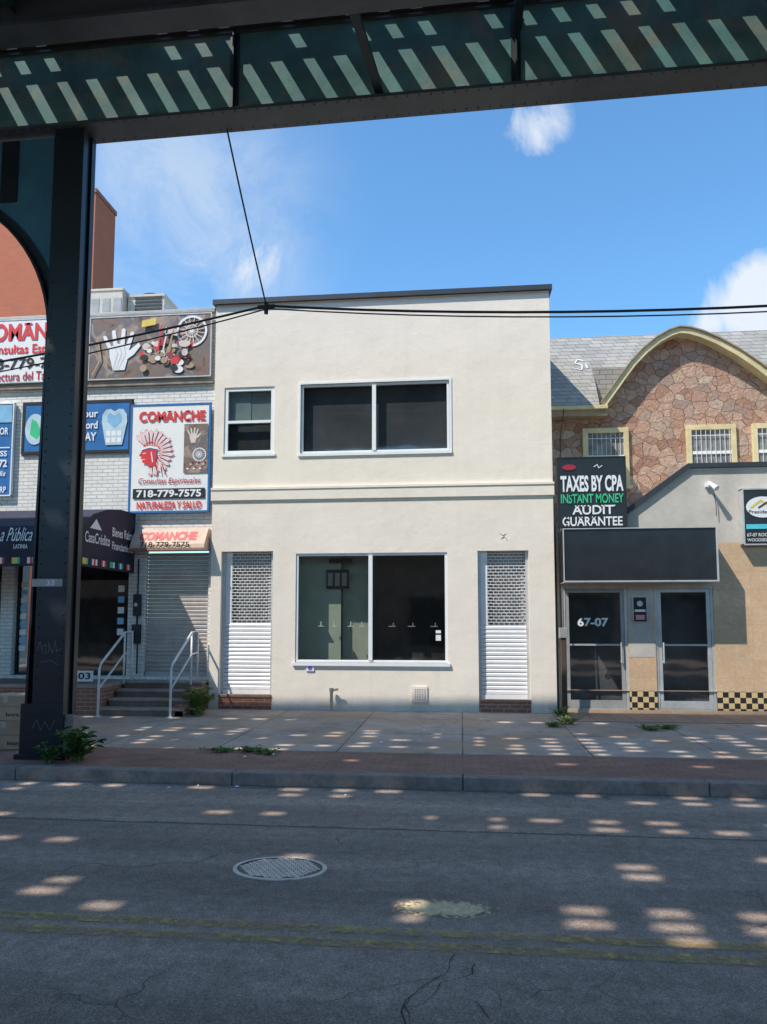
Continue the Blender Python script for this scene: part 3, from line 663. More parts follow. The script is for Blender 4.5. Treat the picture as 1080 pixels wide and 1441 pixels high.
AC=thing('rooftop_air_conditioner',(-7.1,15.3,7.2),'beige rooftop air conditioning unit with a dark grille','air conditioner')
b=B(); b.box(-8.0,-7.2,14.7,15.5,7.25,8.66); b.box(-8.02,-7.18,14.68,15.52,8.66,8.71)
for i in range(3): b.box(-7.9+.25*i,-7.72+.25*i,14.69,14.7,7.8,8.5,1)
b.obj('housing',[m_acbeige,m_acgrey],AC,bevel=.01)
b=B(); b.box(-7.17,-6.35,14.9,15.6,7.25,8.58,0)
for i in range(15): b.box(-7.0,-6.4,14.88,14.9,7.4+.08*i,7.44+.08*i,1)
b.box(-7.17,-6.33,14.87,15.62,8.58,8.63,0); b.tube([(-6.75,15.25,8.63),(-6.75,15.25,8.72)],.25,n=20,mi=1); b.obj('condenser',[m_acbeige,m_blackmat],AC)
AC2=thing('rooftop_air_conditioner',(-10.5,15,7.2),'small beige rooftop condenser with louvred front','air conditioner')
b=B(); b.box(-10.9,-9.75,14.8,15.6,7.25,8.15); b.box(-10.92,-9.73,14.78,15.62,8.15,8.19)
for i in range(8): b.box(-10.7,-9.9,14.785,14.8,7.4+.09*i,7.44+.09*i,1)
b.obj('housing',[m_acbeige,m_blackmat],AC2)

OB=thing('apartment_building',(-28,31,0),'tall plain orange red brick apartment block','building')
b=B(); b.box(-40,-16.1,30,31.9,-.1,20.6); b.obj('wall',m_orange,OB)
b=B(); b.box(-40.1,-16.05,29.95,31.95,20.6,20.8); b.obj('parapet',paint('parapet_cap',(.30,.11,.08),.8),OB)

# ------------------------------------------------------------------ right: stone house
SH=thing('stone_house',(5,15,0),'two storey flagstone house with arched gable and shingle roof','house')
arch=[(2.90,5.82),(3.09,6.08),(3.29,6.36),(3.50,6.64),(3.73,6.88),(3.98,7.08),(4.2,7.20),(4.36,7.25),(4.52,7.23),(4.75,7.15),(5.05,7.0),(5.41,6.77),(5.75,6.50),(6.1,6.19),(6.45,5.82)]
XR=6.45
b=B(); b.prism_y([(1.64,-.05),(9.4,-.05),(9.4,5.82)]+arch[::-1]+[(1.64,5.82)],15.0,15.3); b.obj('wall',m_stone,SH)
n_=len(arch); outp=[]
for i in range(n_):
    p=Vector(arch[max(i-1,0)]); q=Vector(arch[min(i+1,n_-1)]); d=(q-p).normalized(); outp.append((arch[i][0]-d.y*.115,arch[i][1]+d.x*.115))
b=B()
for i in range(n_-1): b.prism_y([arch[i],arch[i+1],outp[i+1],outp[i]],14.74,15.35)
b.obj('gable_trim',m_yellowtrim,SH)
b=B()
for i in range(n_-1): b.prism_y([(outp[i][0],outp[i][1]+.002),(outp[i+1][0],outp[i+1][1]+.002),(outp[i+1][0],outp[i+1][1]+.03),(outp[i][0],outp[i][1]+.03)],14.70,15.4)
b.obj('gable_ridge_cap',m_browntrim,SH)
for (a,c) in ((1.64,2.92),(XR-.02,9.4)):
    b=B(); b.box(a,c,14.66,15.0,5.74,5.82); b.obj('eaves_trim',m_yellowtrim,SH,bevel=.01)
    b=B(); b.box(a,c,14.72,15.0,5.62,5.738); b.obj('soffit',m_browntrim,SH)
b=B()
b.prism_x([(14.68,5.83),(16.0,7.72),(24,7.72),(24,5.83)],1.64,2.76)
b.prism_x([(14.68,5.83),(16.0,7.72),(24,7.72),(24,5.83)],XR+.09,9.4)
b.prism_x([(15.32,6.76),(16.0,7.72),(24,7.72),(24,5.87),(15.32,5.87)],2.76,XR+.09)
b.prism_y([(a_,c_+.09) for a_,c_ in arch],15.41,16.3)
b.prism_y([(2.74,5.83),(2.87,5.86),(3.4,6.62),(3.4,6.75),(2.74,6.75)],15.2,15.33)
b.obj('shingle_roof',m_shingle,SH)
b=B()
def sm(pts,w=.028):
    for (x0,z0),(x1,z1) in zip(pts[:-1],pts[1:]):
        f=lambda z:14.68+(z-5.83)*(1.32/1.89)-.015
        b.tube([(x0,f(z0),z0),(x1,f(z1),z1)],w/2,n=5)
sm([(2.60,7.0),(2.5,7.06),(2.42,6.95),(2.56,6.88),(2.54,6.76),(2.40,6.8)]); sm([(2.64,6.9),(2.66,6.8)])
b.obj('graffiti_scrawl',m_whitepanel,SH)
b=B(); b.tube([(1.95,14.6,3.5),(1.97,14.6,5.2),(2.06,14.62,5.75)],.008); b.obj('service_wire',m_cable,SH)
m_curt=paint('curtained_glass',(.25,.24,.23),.15,var=.5,scale=6)
def hw(x0,x1,z0,z1):
    b=B(); w=.1
    b.box(x0,x1,14.93,14.999,z1-w,z1); b.box(x0,x0+w,14.93,14.999,z0,z1-w); b.box(x1-w,x1,14.93,14.999,z0,z1-w); b.box(x0-.04,x1+.04,14.89,14.999,z0-.08,z0)
    W=b.obj('window',m_yellowtrim,SH,bevel=.006)
    b=B(); b.box(x0+w,x1-w,14.975,14.99,z0,z1-w,0); b.obj('glass_pane',m_curt,W)
    b=B(); x=x0+w
    b.box(x0+w,x1-w,14.95,14.974,(z0+z1)/2-.03,(z0+z1)/2+.03)
    while x<x1-w: b.tube([(x,14.94,z0),(x,14.94,z1-w)],.005,n=5); x+=.09
    for zz in (z0+.15,z1-w-.12): b.box(x0+w,x1-w,14.935,14.945,zz,zz+.012)
    b.obj('security_bars',m_whitepanel,W)
hw(2.46,3.36,4.25,5.42); hw(4.47,5.42,4.32,5.43); hw(5.72,6.65,4.32,5.43); hw(7.4,8.3,4.32,5.43)

RS=thing('shop_building',(5,13.1,0),'single storey tiled shop with grey render parapet and glass doors','shop')
yR=13.12
b=B()
b.prism_y([(1.66,2.9),(1.66,3.3),(2.9,3.42),(3.95,4.2),(9.3,4.2),(9.3,2.9)],yR,yR+.25); b.obj('parapet_wall',m_greywall,RS)
b=B(); b.prism_y([(2.9,3.422),(3.95,4.202),(9.35,4.202),(9.35,4.28),(3.92,4.28),(2.85,3.50)],yR-.06,yR+.3); b.obj('coping',m_coping,RS)
b=B(); b.poly([(1.66,yR+.25,3.28),(2.9,yR+.25,3.38),(2.9,15,3.38),(1.66,15,3.28)]); b.poly([(2.9,yR+.25,3.38),(3.95,yR+.25,4.15),(3.95,15,4.15),(2.9,15,3.38)]); b.poly([(3.95,yR+.25,4.15),(9.3,yR+.25,4.15),(9.3,15,4.15),(3.95,15,4.15)]); b.obj('roof',m_acgrey,RS,fixn=False)
b=B()
holed(b,1.66,9.3,.38,2.9,[(1.75,2.84,.38,2.17),(3.30,4.27,.38,2.17)],yR,[.12,.12],0)
holed(b,1.66,9.3,-.05,.06,[],yR,[],0)
b.rect(1.66,1.75,.06,.38,yR,0); b.rect(2.84,3.30,.06,.38,yR-.001,1); b.rect(4.27,9.3,.06,.38,yR-.001,1)
b.obj('tiled_wall',[m_tile,m_check],RS,fixn=False)
b=B(); b.rect(2.86,3.28,.95,2.17,yR-.004); b.obj('render_panel',m_greywall,RS)
b=B(); b.box(1.66,9.3,13.6,13.65,0,3,0); b.box(1.66,9.3,13.25,13.6,-.02,.03,0); b.box(3.0,3.1,13.25,13.6,0,3,0); b.obj('interior',m_roommid,RS)
def gdoor(x0,x1,hx,dark):
    b=B(); z0,z1=.05,2.17; y=yR+.02
    b.box(x0,x0+.045,y,y+.08,z0,z1); b.box(x1-.045,x1,y,y+.08,z0,z1); b.box(x0+.045,x1-.045,y,y+.08,z1-.05,z1); b.box(x0+.045,x1-.045,y,y+.08,z0-.02,z0+.03)
    D=b.obj('door_frame',m_silver,RS)
    b=B(); a,c=x0+.05,x1-.05; s=.06; y2=y+.01
    b.box(a,a+s,y2,y2+.045,z0+.035,z1-.055); b.box(c-s,c,y2,y2+.045,z0+.035,z1-.055); b.box(a+s,c-s,y2,y2+.045,z1-.115,z1-.055); b.box(a+s,c-s,y2,y2+.045,z0+.035,z0+.16)
    E=b.obj('door',m_silver if not dark else m_acgrey,D)
    b=B(); b.rect(a+s,c-s,z0+.16,z1-.115,y2+.018); b.obj('glass_pane',m_glassdark,E,fixn=False)
    b=B(); b.tube([(hx,y2-.06,.85),(hx,y2-.06,1.2)],.014); b.tube([(hx,y2-.06,.87),(hx,y2+.01,.87)],.01); b.tube([(hx,y2-.06,1.18),(hx,y2+.01,1.18)],.01); b.box(a+s,c-s,y2+.001,y2+.03,1.14,1.17)
    b.obj('handle',m_silver,E)
    return D
gdoor(1.75,2.84,2.72,True); gdoor(3.30,4.27,3.42,False)
b=B(); b.text('67-07',2.0,2.52,1.47,1.62,yR+.01,0,.03); b.obj('house_number',m_white,RS,fixn=False)
T=board('notice_sign',2.92,3.16,1.54,1.98,13.07,'small dark notice board beside the glass doors',m_ink,(m_silver,.012),th=.03)
b=B(); b.ell(3.04,1.86,.05,.05,13.058,1,14); b.rect(2.95,3.13,1.72,1.76,13.058,0); b.rect(2.95,3.13,1.58,1.68,13.058,2)
for i in range(5): b.rect(2.97,3.11,1.59+.016*i,1.597+.016*i,13.055,0)
b.obj('print',[m_white,m_skin,m_darkred],T,fixn=False)
b=B(); b.box(3.35,3.95,13.0,13.11,2.19,2.2); b.obj('lintel_strip',m_silver,RS)
BA=thing('box_awning',(3,12.9,2.2),'black fronted box awning with pale metal frame above glass doors','awning')
x0,x1,z0,z1,y0=1.72,4.20,2.22,3.11,12.62
b=B(); b.box(x0,x1,y0,yR-.005,z0,z1); b.obj('box',m_black,BA)
b=B(); w=.016
b.box(x0-.01,x1+.01,y0-.02,y0-.001,z0-.01,z0+w); b.box(x0-.01,x1+.01,y0-.02,y0-.001,z1-.008,z1+.008); b.box(x0-.01,x0+.008,y0-.02,y0-.001,z0+w,z1-.008); b.box(x1-w,x1+.01,y0-.02,y0-.001,z0+w,z1-.008)
b.box(x1+.001,x1+.012,y0,yR-.01,z0,z0+.03); b.box(x1+.001,x1+.012,y0,yR-.01,z1-.02,z1+.01); b.box(x0,x1,y0,yR-.01,z0-.015,z0-.002)
b.obj('metal_frame',m_silver,BA)
T=board('shop_sign',1.68,2.84,3.17,4.40,12.92,'black sign board with white and green tax service lettering',m_black,(m_blackmat,.02),th=.06)
b=B(); ys=12.905
zf=lambda y:3.18+(742-y)*.0124
b.text('TAXES BY CPA',1.73,2.79,zf(693),zf(670),ys,0,.035); b.text('INSTANT MONEY',1.73,2.79,zf(709),zf(696),ys,1,.02,serif=1)
b.text('AUDIT',1.92,2.62,zf(725),zf(712),ys,0,.02,serif=1); b.text('GUARANTEE',1.75,2.76,zf(741),zf(728),ys,0,.02,serif=1)
b.stroke([(2.3,4.22),(2.36,4.26),(2.38,4.2),(2.44,4.24)],.012,ys,0); b.ell(1.88,4.22,.12,.05,ys,3,12); b.obj('lettering',[m_white,m_green,m_cyan,m_darkred],T,fixn=False)
b=B(); b.tube([(1.8,12.98,3.17),(1.8,13.14,3.13)],.015); b.tube([(2.7,12.98,3.17),(2.7,13.14,3.13)],.015); b.box(1.75,1.8,12.98,13.1,3.13,3.2); b.obj('bracket',m_blackmat,T)
T=board('shop_sign',4.75,6.0,2.84,3.80,12.95,'black light box sign with white oval house logo and address',m_black,(m_silver,.02),th=.16)
b=B(); ys=12.938
b.ell(5.07,3.48,.27,.18,ys,0); b.stroke([(4.88,3.47),(5.04,3.59),(5.22,3.47)],.035,ys-.003,3); b.stroke([(5.0,3.47),(5.14,3.56),(5.28,3.46)],.025,ys-.006,2); b.text('Presidential',4.84,5.3,3.37,3.43,ys-.003,2,.01)
b.rect(4.79,5.96,3.11,3.19,ys,1); b.text('REAL ESTATE',5.2,5.9,3.13,3.17,ys-.003,2,.01)
b.text('67-07 ROOSEVELT AVE',4.80,5.5,2.98,3.04,ys,0,.01); b.text('WOODSIDE, NY 11377',4.80,5.45,2.89,2.95,ys,0,.01); b.text('Properties',5.42,5.9,3.42,3.56,ys,0,.01); b.text('P',5.22,5.27,3.24,3.31,ys,1,.02)
b.obj('lettering',[m_white,m_cyan,m_ink,m_yellow],T,fixn=False)
WL=thing('wall_lamp',(4.25,13.1,3.8),'small white security floodlight on the grey parapet','lamp')
b=B(); b.box(4.2,4.28,13.06,13.115,3.86,3.94); b.tube([(4.24,13.07,3.9),(4.27,12.98,3.85)],.014); b.obj('mount',m_white,WL)
b=B(); b.tube([(4.24,13.02,3.93),(4.32,12.88,3.80)],[.025,.05],n=12); b.obj('lamp_head',m_white,WL)
b=B(); b.tube([(4.33,13.07,3.8),(4.36,13.07,3.55),(4.36,13.07,3.35)],.006); b.obj('lead',m_cable,WL)
P=thing('wooden_post',(1.70,12.85,0),'brown weathered post with junction box between two buildings','post')
b=B(); b.box(1.665,1.745,12.75,12.85,-.02,1.28); b.obj('shaft',m_brownpost,P,bevel=.006)
b=B(); b.box(1.64,1.77,12.73,12.86,1.28,1.45); b.obj('cap_box',m_acgrey,P,bevel=.006)
b=B(); b.tube([(1.7,12.95,1.4),(1.69,12.97,2.2),(1.68,12.97,3.1)],.014); b.obj('conduit',m_cable,P)

# ------------------------------------------------------------------ opposite row (mirrored in the shop glass)
m_ob=brickmat('opposite_tan_brick',(.62,.52,.42),(.54,.45,.37),(.5,.44,.38))
for i,(xa,xb,h) in enumerate([(-26,-13,5.2),(-13,-3,4.6),(-3,7,5.0),(7,22,4.4)]):
    T=thing('row_building',((xa+xb)/2,-5,0),'low tan brick shop building across the street','building','shop buildings across the street')
    b=B(); b.box(xa+.01,xb-.01,-14,-5,-.05,h); b.obj('wall',m_ob,T)
    b=B(); b.box(xa+.8,xb-.8,-4.99,-4.9,.5,2.5); b.obj('shopfront_window',m_black,T)

# ------------------------------------------------------------------ viaduct
VD=thing('elevated_railway',(-4.8,8.4,0),'dark green steel elevated railway viaduct over the street','elevated railway')
GX0,GX1=-34,34
SX,SY=.56,.50
GRADE=True
b=B(); b.box(GX0,GX1,8.39,8.41,7.78,8.84); b.obj('girder_web',m_web,VD)
b=B(); b.box(GX0,GX1,8.2,8.6,7.70,7.74); b.box(GX0,GX1,8.26,8.388,7.742,7.76);b.box(GX0,GX1,8.33,8.388,7.761,7.84); b.box(GX0,GX1,8.412,8.47,7.742,7.84); b.box(GX0,GX1,8.36,8.6,8.842,8.88)
x=-8
while x<6:
    b.tube([(x,8.33,7.80),(x,8.315,7.80)],[.016,.008],n=6)
    b.tube([(x,8.24,7.70),(x,8.24,7.688)],[.016,.008],n=6); b.tube([(x,8.55,7.70),(x,8.55,7.688)],[.016,.008],n=6); x+=.14
b.obj('girder_flange',m_flange,VD)
xs=-9.65
while xs<10:
    b=B(); b.box(xs,xs+.015,8.30,8.388,7.762,8.84); b.box(xs-.05,xs,8.375,8.388,7.842,8.84); b.box(xs+.015,xs+.065,8.375,8.388,7.842,8.84); b.obj('stiffener',m_steel,VD); xs+=3.45
for (ya,yb) in ((6.9,7.2),(3.9,4.2),(2.75,2.9),(-.95,-.75)):
    b=B(); b.box(GX0,GX1,ya,yb,7.90,7.94); yc=(ya+yb)/2; b.box(GX0,GX1,yc-.012,yc+.012,7.94,8.80); b.obj('stringer',m_flange,VD)
for x in (-14.2,-9.6,-4.77,.72,5.4,10.2):
    b=B()
    if x in (-9.6,.72,5.4): b.box(x-.01,x+.01,7.065,8.28,8.45,8.8); b.box(x-.05,x+.05,7.2,8.28,8.43,8.45)
    b.box(x-.01,x+.01,-2,7.03,8.15,8.8); b.box(x-.1,x+.1,-2,6.9,8.12,8.15); b.obj('cross_beam',m_steel,VD)
for x in (-1.1,-6.5,4.4):
    b=B(); b.add([(x-.05,7.1,7.96),(x+.05,7.1,7.96),(x+.24,8.3,7.77),(x+.14,8.3,7.77),(x-.05,7.1,8.02),(x+.05,7.1,8.02),(x+.24,8.3,7.83),(x+.14,8.3,7.83)],[(0,1,2,3),(4,5,6,7),(0,1,5,4),(1,2,6,5),(2,3,7,6),(3,0,4,7)])
    b.obj('lateral_brace',m_steel,VD)
slots=[(4.28,.12,[(1.1,1.7)]),(4.46,.12,[(-.6,0),(.6,1.1),(1.1,1.7),(-2.4,-1.9)]),(4.66,.13,[(-.5,.0),(.6,1.1),(1.2,1.7),(-3.3,-2.7)]),
 (4.86,.11,[(-2.9,-2.4),(2.0,2.6)]),(5.28,.12,[(.8,1.8),(-3.5,-3.0)]),(5.48,.12,[(.8,1.5),(-1.6,-1.2)]),(5.72,.12,[(-4.2,-3.1),(2,2.6)]),
 (6.40,.12,[(-.1,1.2),(1.5,2.8),(-5.4,-4.2)]),(6.64,.12,[(-.4,1.1),(1.5,2.8),(-5.4,-4.4),(-2.4,-1.6)]),(6.86,.11,[(.4,1.3),(1.9,2.8),(-4.8,-4.0)]),(7.34,.11,[(-2.0,-1.0),(1.6,2.8),(-5.0,-4.2)]),(7.58,.12,[(-3.0,-.6),(.3,1.4),(2.1,3.4),(-4.8,-3.6)])]
strips=[]
for gy,wd,cl in slots:
    s=gy-9.05*SY; strips.append((s-wd/2,s+wd/2,cl,None))
for gy,wd,p in [(8.5,.10,.25),(9.12,.13,.45),(9.42,.12,.55),(9.66,.12,.5),(9.95,.13,.65),(10.22,.12,.65),(10.5,.13,.65),(10.72,.10,.45),(11.80,.16,.5)]:
    s=gy-8.92*SY; strips.append((s-wd/2,s+wd/2,None,p))
strips.append((7.74,8.16,'edge',None)); strips.append((8.21,8.33,'top',None))
strips.sort(key=lambda q:q[0])
b=B(); ylast=-2.0; random.seed(12)
for st in strips:
    b.box(GX0,GX1,ylast,st[0],8.89,8.945); ylast=st[1]
b.box(GX0,GX1,ylast,8.62,8.89,8.945)
for (a,c,cl,p) in strips:
    x=GX0
    stp=.40 if cl in ('edge','top') else .48
    while x<GX1:
        gx=x+.34+9*SX
        if cl=='edge': closed=False; tw=.225+random.uniform(-.02,.02)
        elif cl=='top': closed=random.random()<.2; tw=.235
        elif cl is None: closed=random.random()>p; tw=.27+random.uniform(-.05,.05)
        else:
            tw=.25+random.uniform(-.04,.05)
            if -6.5<gx<4.5: closed=not any(u-.1<gx<v+.1 for u,v in cl) or random.random()<.12
            else: closed=random.random()>.3
        if 7.2<a<7.5 and -7.2<x<-4.9: closed=True
        b.box(x,x+(stp if closed else tw),a,c,8.893,8.942); x+=stp
b.obj('track_deck',m_tie,VD)
b=B(); b.box(GX0,GX1,8.55,8.6,8.947,9.0); b.obj('deck_edge',m_steel,VD)
GRADE=False
m_marker=paint('faded_marker',(.16,.17,.18),.6)
def column(cx,full):
    x0,x1,y0,y1=cx-.19,cx+.19,8.24,8.54
    zt=7.68+.0165*(cx+5)
    b=B()
    b.box(x0,x1,y0,y0+.03,-.02,zt); b.box(x0,x1,y1-.03,y1,-.02,zt); b.box(x0+.01,x1-.03,y0+.03,y1-.03,-.02,zt)
    b.box(x1-.02,x1,y0+.031,y0+.09,-.02,zt);b.box(x1-.02,x1,y1-.09,y1-.031,-.02,zt)
    b.prism_y([(x0-.10,-.02),(x0-.001,-.02),(x0-.001,5.1),(x0-.02,5.1)],y0+.1,y0+.2)
    b.prism_y([(x0-.115,-.02),(x0-.085,-.02),(x0-.005,5.1),(x0-.03,5.1)],y0+.02,y0+.28)
    z=.9
    while z<zt-.1:
        for x in (x0+.04,x1-.04): b.tube([(x,y0,z),(x,y0-.010,z)],[.014,.007],n=6)
        z+=.15
    C=b.obj('column',m_column,VD)
    b=B(); b.box(x0-.14,x1+.1,y0-.1,y1+.1,-.02,.05); b.box(x0-.12,x1+.02,y0-.03,y0-.001,.05,.62); b.box(x0-.12,x1+.02,y0-.034,y0-.0301,.50,.55)
    b.obj('base_shoe',m_column,C,bevel=.004)
    b=B(); b.prism_x([(y0-.02,.0),(y1+.05,.0),(y1+.02,.42),(y0+.02,.5)],x1+.004,x1+.12); b.obj('concrete_guard',m_kerb,C,bevel=.02)
    cxr,czr,r=x0-2.0,5.05,2.0
    arcp=[(cxr+r*math.cos(R(t)),czr+r*math.sin(R(t))) for t in range(0,91,5)]
    b=B(); b.prism_y(arcp+[(cxr,zt-.04),(x0-.001,zt)],8.385,8.40); b.obj('bracket_plate',m_plateblue,C)
    b=B()
    for (p,q) in zip(arcp[:-1],arcp[1:]):
        f=lambda p,k:((p[0]-cxr)*k+cxr,(p[1]-czr)*k+czr)
        b.prism_y([f(p,.985),f(q,.985),f(q,1.0),f(p,1.0)],8.28,8.50); b.prism_y([f(p,1.0),f(q,1.0),f(q,1.05),f(p,1.05)],8.365,8.3845)
    b.box(x0-.78,x0-.56,8.36,8.384,6.85,zt-.03); b.box(x0-.08,x0-.002,8.36,8.384,5.3,zt)
    b.obj('bracket_arch',m_column,C)
    if full:
        b=B(); b.rect(x0-.06,x1-.06,1.98,2.07,y0-.004,0); b.text('33',x0+.12,x0+.22,1.995,2.055,y0-.006,1,.0); b.obj('number_stencil',[m_acgrey,m_whitepanel],C,fixn=False)
        b=B(); random.seed(5)
        pts=[(cx-.15,1.22),(cx-.12,1.34),(cx-.08,1.2),(cx-.10,1.28),(cx-.04,1.3),(cx-.05,1.2),(cx,1.22),(cx-.01,1.32),(cx+.04,1.2),(cx+.07,1.35),(cx+.09,1.22),(cx+.15,1.26)]
        b.stroke(pts,.006,y0-.004,0); b.stroke([(cx-.1,1.1),(cx+.02,1.12),(cx+.12,1.06)],.005,y0-.004,0)
        b.stroke([(cx-.15,.35),(cx-.1,.44),(cx-.05,.32),(cx,.42),(cx+.06,.32),(cx+.12,.44)],.006,y0-.038,0)
        b.obj('graffiti_tag',m_marker,C,fixn=False)
column(-4.79,True); column(10.4,False)

# ------------------------------------------------------------------ cables
def cable(pts,r,label):
    b=B(); b.tube(pts,r,n=6); b.obj('overhead_cable',m_cable,label=label,category='cable',group='black cables above the pavement')
def sag(p,q,s,n=14):
    p=Vector(p);q=Vector(q); return [tuple(p.lerp(q,i/n)-Vector((0,0,s*4*(i/n)*(1-i/n)))) for i in range(n+1)]
J=(-2.74,10,6.07)
cable(sag((-2.88,8.55,7.74),J,.03),.012,'black cable dropping from the viaduct girder to a junction')
cable(sag(J,(14,10,6.6),.55,24),.018,'thick black cable sagging across the stucco facade')
cable(sag((J[0],10.03,6.04),(14,10.05,6.56),.58,24),.010,'thin black cable sagging across the stucco facade')
cable(sag(J,(-14,10,4.9),.28,20),.016,'black cable sagging in front of the white brick building')
cable(sag((J[0],10.02,6.03),(-14,10.02,4.75),.35,20),.010,'thin cable sagging in front of the white brick building')
b=B(); b.tube([(J[0],10,5.95),(J[0],10,6.12)],[.03,.035],n=8); b.tube([(J[0]-.12,10,6.05),(J[0]+.12,10,6.06)],.03,n=8)
b.obj('cable_clamp',m_cable,label='black cable clamp joining overhead wires above the pavement',category='clamp')

# ------------------------------------------------------------------ cardboard boxes
def cbox(x,y,z,w,d,h,rot,txt):
    T=thing('cardboard_box',(x,y,z),'brown cardboard box stacked on the pavement beside the steel column','box','cardboard boxes stacked on the pavement')
    T.rotation_euler=(0,0,rot)
    def mk(b,name,m):
        me=bpy.data.meshes.new(name); me.from_pydata(b.v,[],b.f)
        for mm in m: me.materials.append(mm)
        for p,mi in zip(me.polygons,b.m): p.material_index=mi
        o=bpy.data.objects.new(name,me); COL.objects.link(o); o.parent=T; return o
    b=B(); b.box(-w/2,w/2,-d/2,d/2,0,h); mk(b,'carton',[m_card])
    b=B(); b.box(-w/2,w/2,-.03,.03,h,h+.002); b.box(-.03,.03,-d/2-.002,-d/2,h-.08,h); mk(b,'tape',[m_acbeige])
    b=B(); b.text(txt,w/2-.24,w/2-.05,.05,.10,-d/2-.003,0); b.rect(-w/2+.05,w/2-.05,.17,.174,-d/2-.003,0); mk(b,'print',[m_ink])
cbox(-5.66,8.95,0,.6,.45,.34,.1,'borx'); cbox(-5.63,8.97,.345,.52,.42,.30,-.08,'borx'); cbox(-6.4,9.0,0,.55,.45,.5,.05,'borx')

# ------------------------------------------------------------------ weeds
def weed(x,y,z,n,h,spread,leaf,label,mat,seed,name='weed_plant'):
    random.seed(seed)
    b=B()
    for i in range(n):
        a=random.uniform(0,6.28); l=h*random.uniform(.5,1.1); sx=math.cos(a)*spread*random.uniform(.2,1); sy=math.sin(a)*spread*random.uniform(.2,1)
        bx,by=x+random.uniform(-.25,.25)*spread,y+random.uniform(-.25,.25)*spread
        pts=[(bx+sx*t*t,by+sy*t*t,z+l*(t-.25*t*t)) for t in (0,.33,.66,1)]
        b.tube(pts,[.006,.005,.004,.002],n=4)
        for k in range(9):
            t=random.uniform(.15,1); px,py,pz=bx+sx*t*t,by+sy*t*t,z+l*(t-.25*t*t)
            a2=random.uniform(0,6.28); L=leaf*random.uniform(.5,1.2); w=L*.28; dz=random.uniform(-.25,.5)*L
            d=Vector((math.cos(a2)*L,math.sin(a2)*L,dz)); s_=Vector((-math.sin(a2)*w,math.cos(a2)*w,0)); p=Vector((px,py,pz))
            b.add([p,p+d*.5+s_+Vector((0,0,.2*L)),p+d,p+d*.5-s_+Vector((0,0,.2*L))],[(0,1,2),(0,2,3)])
    b.obj(name,mat,fixn=False,label=label,category='weed')
weed(-4.35,8.15,0,26,.42,.28,.13,'leafy green weed growing at the base of the steel column',m_leaf,1)
weed(-4.62,8.0,0,12,.22,.25,.09,'low green weed on the kerb by the steel column',m_leaf,2)
weed(-4.42,12.25,0,60,.6,.34,.10,'bushy green weed growing beside the front steps',m_leaf2,3)
weed(-4.35,12.0,0,14,.2,.22,.07,'low tuft of weeds at the foot of the steps',m_leaf2,4)
for i,(x,y,s) in enumerate([(1.35,11.4,.08),(1.6,11.7,.14),(2.7,11.2,.07),(2.95,11.35,.06),(-2.55,8.95,.05),(-2.35,8.8,.04),(-2.9,8.9,.04),(1.62,12.6,.2)]):
    weed(x,y,0,22,s,.26,.05,'small tuft of grass growing in a pavement joint',m_leaf2,20+i,'grass_tuft')
random.seed(9)
for i in range(12):
    x=random.uniform(-4,3.4); y=random.choice([random.uniform(8.2,12.5),random.uniform(7.3,7.6)]); z=0 if y>7.7 else -.13; s=random.uniform(.02,.06)
    b=B(); b.add([(x,y,z+.004),(x+s,y+.01,z+.012),(x+s*1.1,y+s*.7,z+.006),(x+.01,y+s*.8,z+.02)],[(0,1,2),(0,2,3)])
    b.obj('litter_scrap',m_whitepanel,fixn=False,label='small crumpled scrap of pale paper on the ground',category='litter',group='paper scraps on the pavement and street')

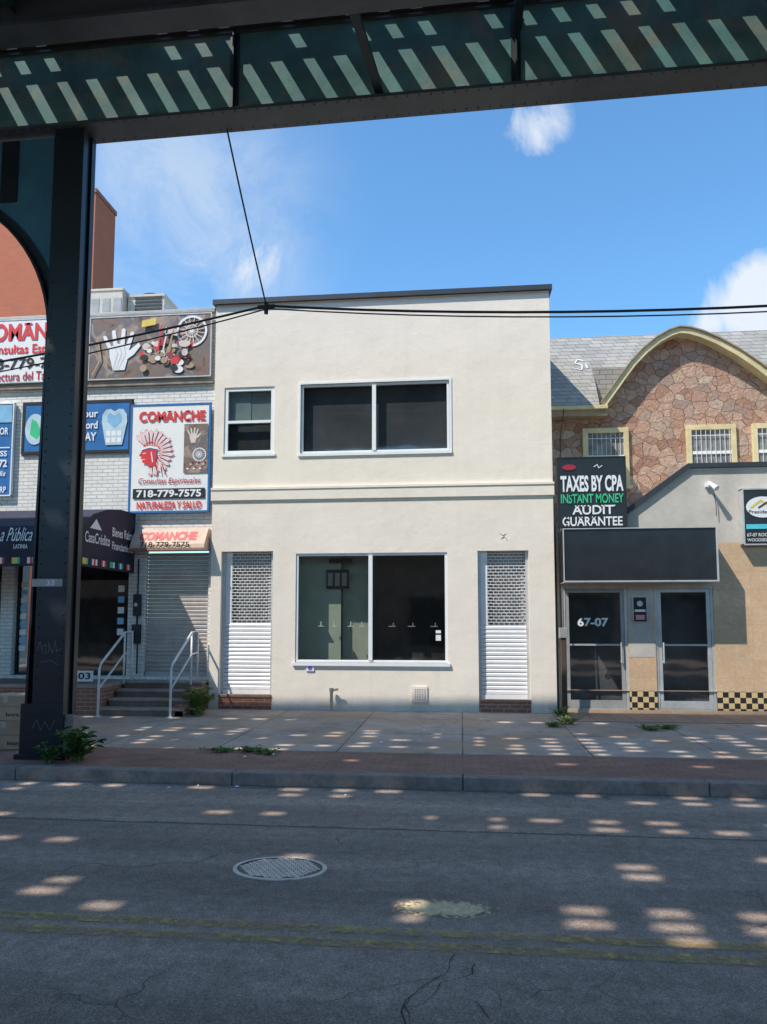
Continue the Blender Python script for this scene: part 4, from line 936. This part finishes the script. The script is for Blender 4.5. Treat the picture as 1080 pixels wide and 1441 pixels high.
# ------------------------------------------------------------------ world and sun
w=bpy.data.worlds.new('World'); scene.world=w; w.use_nodes=True; nt=w.node_tree
bg=nt.nodes['Background']
sky=N(nt,'ShaderNodeTexSky',sky_type='NISHITA'); sky.sun_disc=False; sky.sun_elevation=math.atan(1/math.hypot(SX,SY)); sky.sun_rotation=math.atan2(-SX,-SY)%(2*math.pi); sky.air_density=1.2; sky.dust_density=.4; sky.ozone_density=3
skc=mix(nt,1.0,sky.outputs[0],(.92,1.38,1.60),'MULTIPLY')
g=N(nt,'ShaderNodeTexCoord').outputs['Generated']
nz=N(nt,'ShaderNodeTexNoise'); nt.links.new(g,nz.inputs['Vector']); nz.inputs['Scale'].default_value=8; nz.inputs['Detail'].default_value=10; nz.inputs['Roughness'].default_value=.66; nz.inputs['Distortion'].default_value=.6
def blobs(lst):
    total=None
    for (d,r,dens) in lst:
        vm=N(nt,'ShaderNodeVectorMath',operation='DISTANCE'); nt.links.new(g,vm.inputs[0]); vm.inputs[1].default_value=d
        mr=N(nt,'ShaderNodeMapRange',interpolation_type='SMOOTHSTEP'); nt.links.new(vm.outputs['Value'],mr.inputs[0]); mr.inputs[1].default_value=r; mr.inputs[2].default_value=0; mr.inputs[3].default_value=0; mr.inputs[4].default_value=1
        v=math_(nt,'MULTIPLY',mr.outputs[0],dens)
        total=v if total is None else math_(nt,'MAXIMUM',total,v)
    return total
haze=math_(nt,'MULTIPLY',blobs([((-.342,.804,.486),.26,.7),((-.27,.84,.45),.16,.7)]),ramp(nt,nz.outputs['Fac'],[(.35,.2),(.62,1.0)]))
puff=blobs([((.095,.818,.567),.06,.66),((.075,.818,.57),.04,.55),((.338,.866,.365),.085,1.25),((.345,.875,.33),.07,1.1),((.30,.885,.35),.05,.9),((.058,.892,.449),.025,.45),((-.25,.86,.44),.07,.5),((-.33,.83,.42),.09,.45)])
cl=math_(nt,'MULTIPLY',math_(nt,'SUBTRACT',math_(nt,'ADD',math_(nt,'MULTIPLY',puff,.55),nz.outputs['Fac']),.68),3.2)
cf=N(nt,'ShaderNodeClamp'); nt.links.new(math_(nt,'MULTIPLY',cl,math_(nt,'MINIMUM',math_(nt,'MULTIPLY',puff,3),1.0)),cf.inputs[0]); cf.inputs[2].default_value=.9
c=mix(nt,haze,skc,(4.6,5.3,6.2)); c=mix(nt,cf.outputs[0],c,(5.9,6.2,6.6))
nt.links.new(c,bg.inputs['Color']); bg.inputs['Strength'].default_value=.15
sd=bpy.data.lights.new('sun','SUN'); sd.energy=5; sd.angle=R(.53); sd.color=(1,.945,.86)
so=bpy.data.objects.new('sun',sd); COL.objects.link(so); so.rotation_euler=Vector((SX,SY,-1)).to_track_quat('-Z','Y').to_euler(); so.location=(0,-5,20)

cam=bpy.data.cameras.new('camera'); co=bpy.data.objects.new('camera',cam); COL.objects.link(co)
co.location=(0,0,1.6); co.rotation_euler=(R(95),0,R(6)); cam.sensor_fit='HORIZONTAL'; cam.sensor_width=36; cam.lens=36*1040/1080; cam.shift_y=59.5/1080
cam.clip_end=2000; cam.clip_start=.05
scene.camera=co
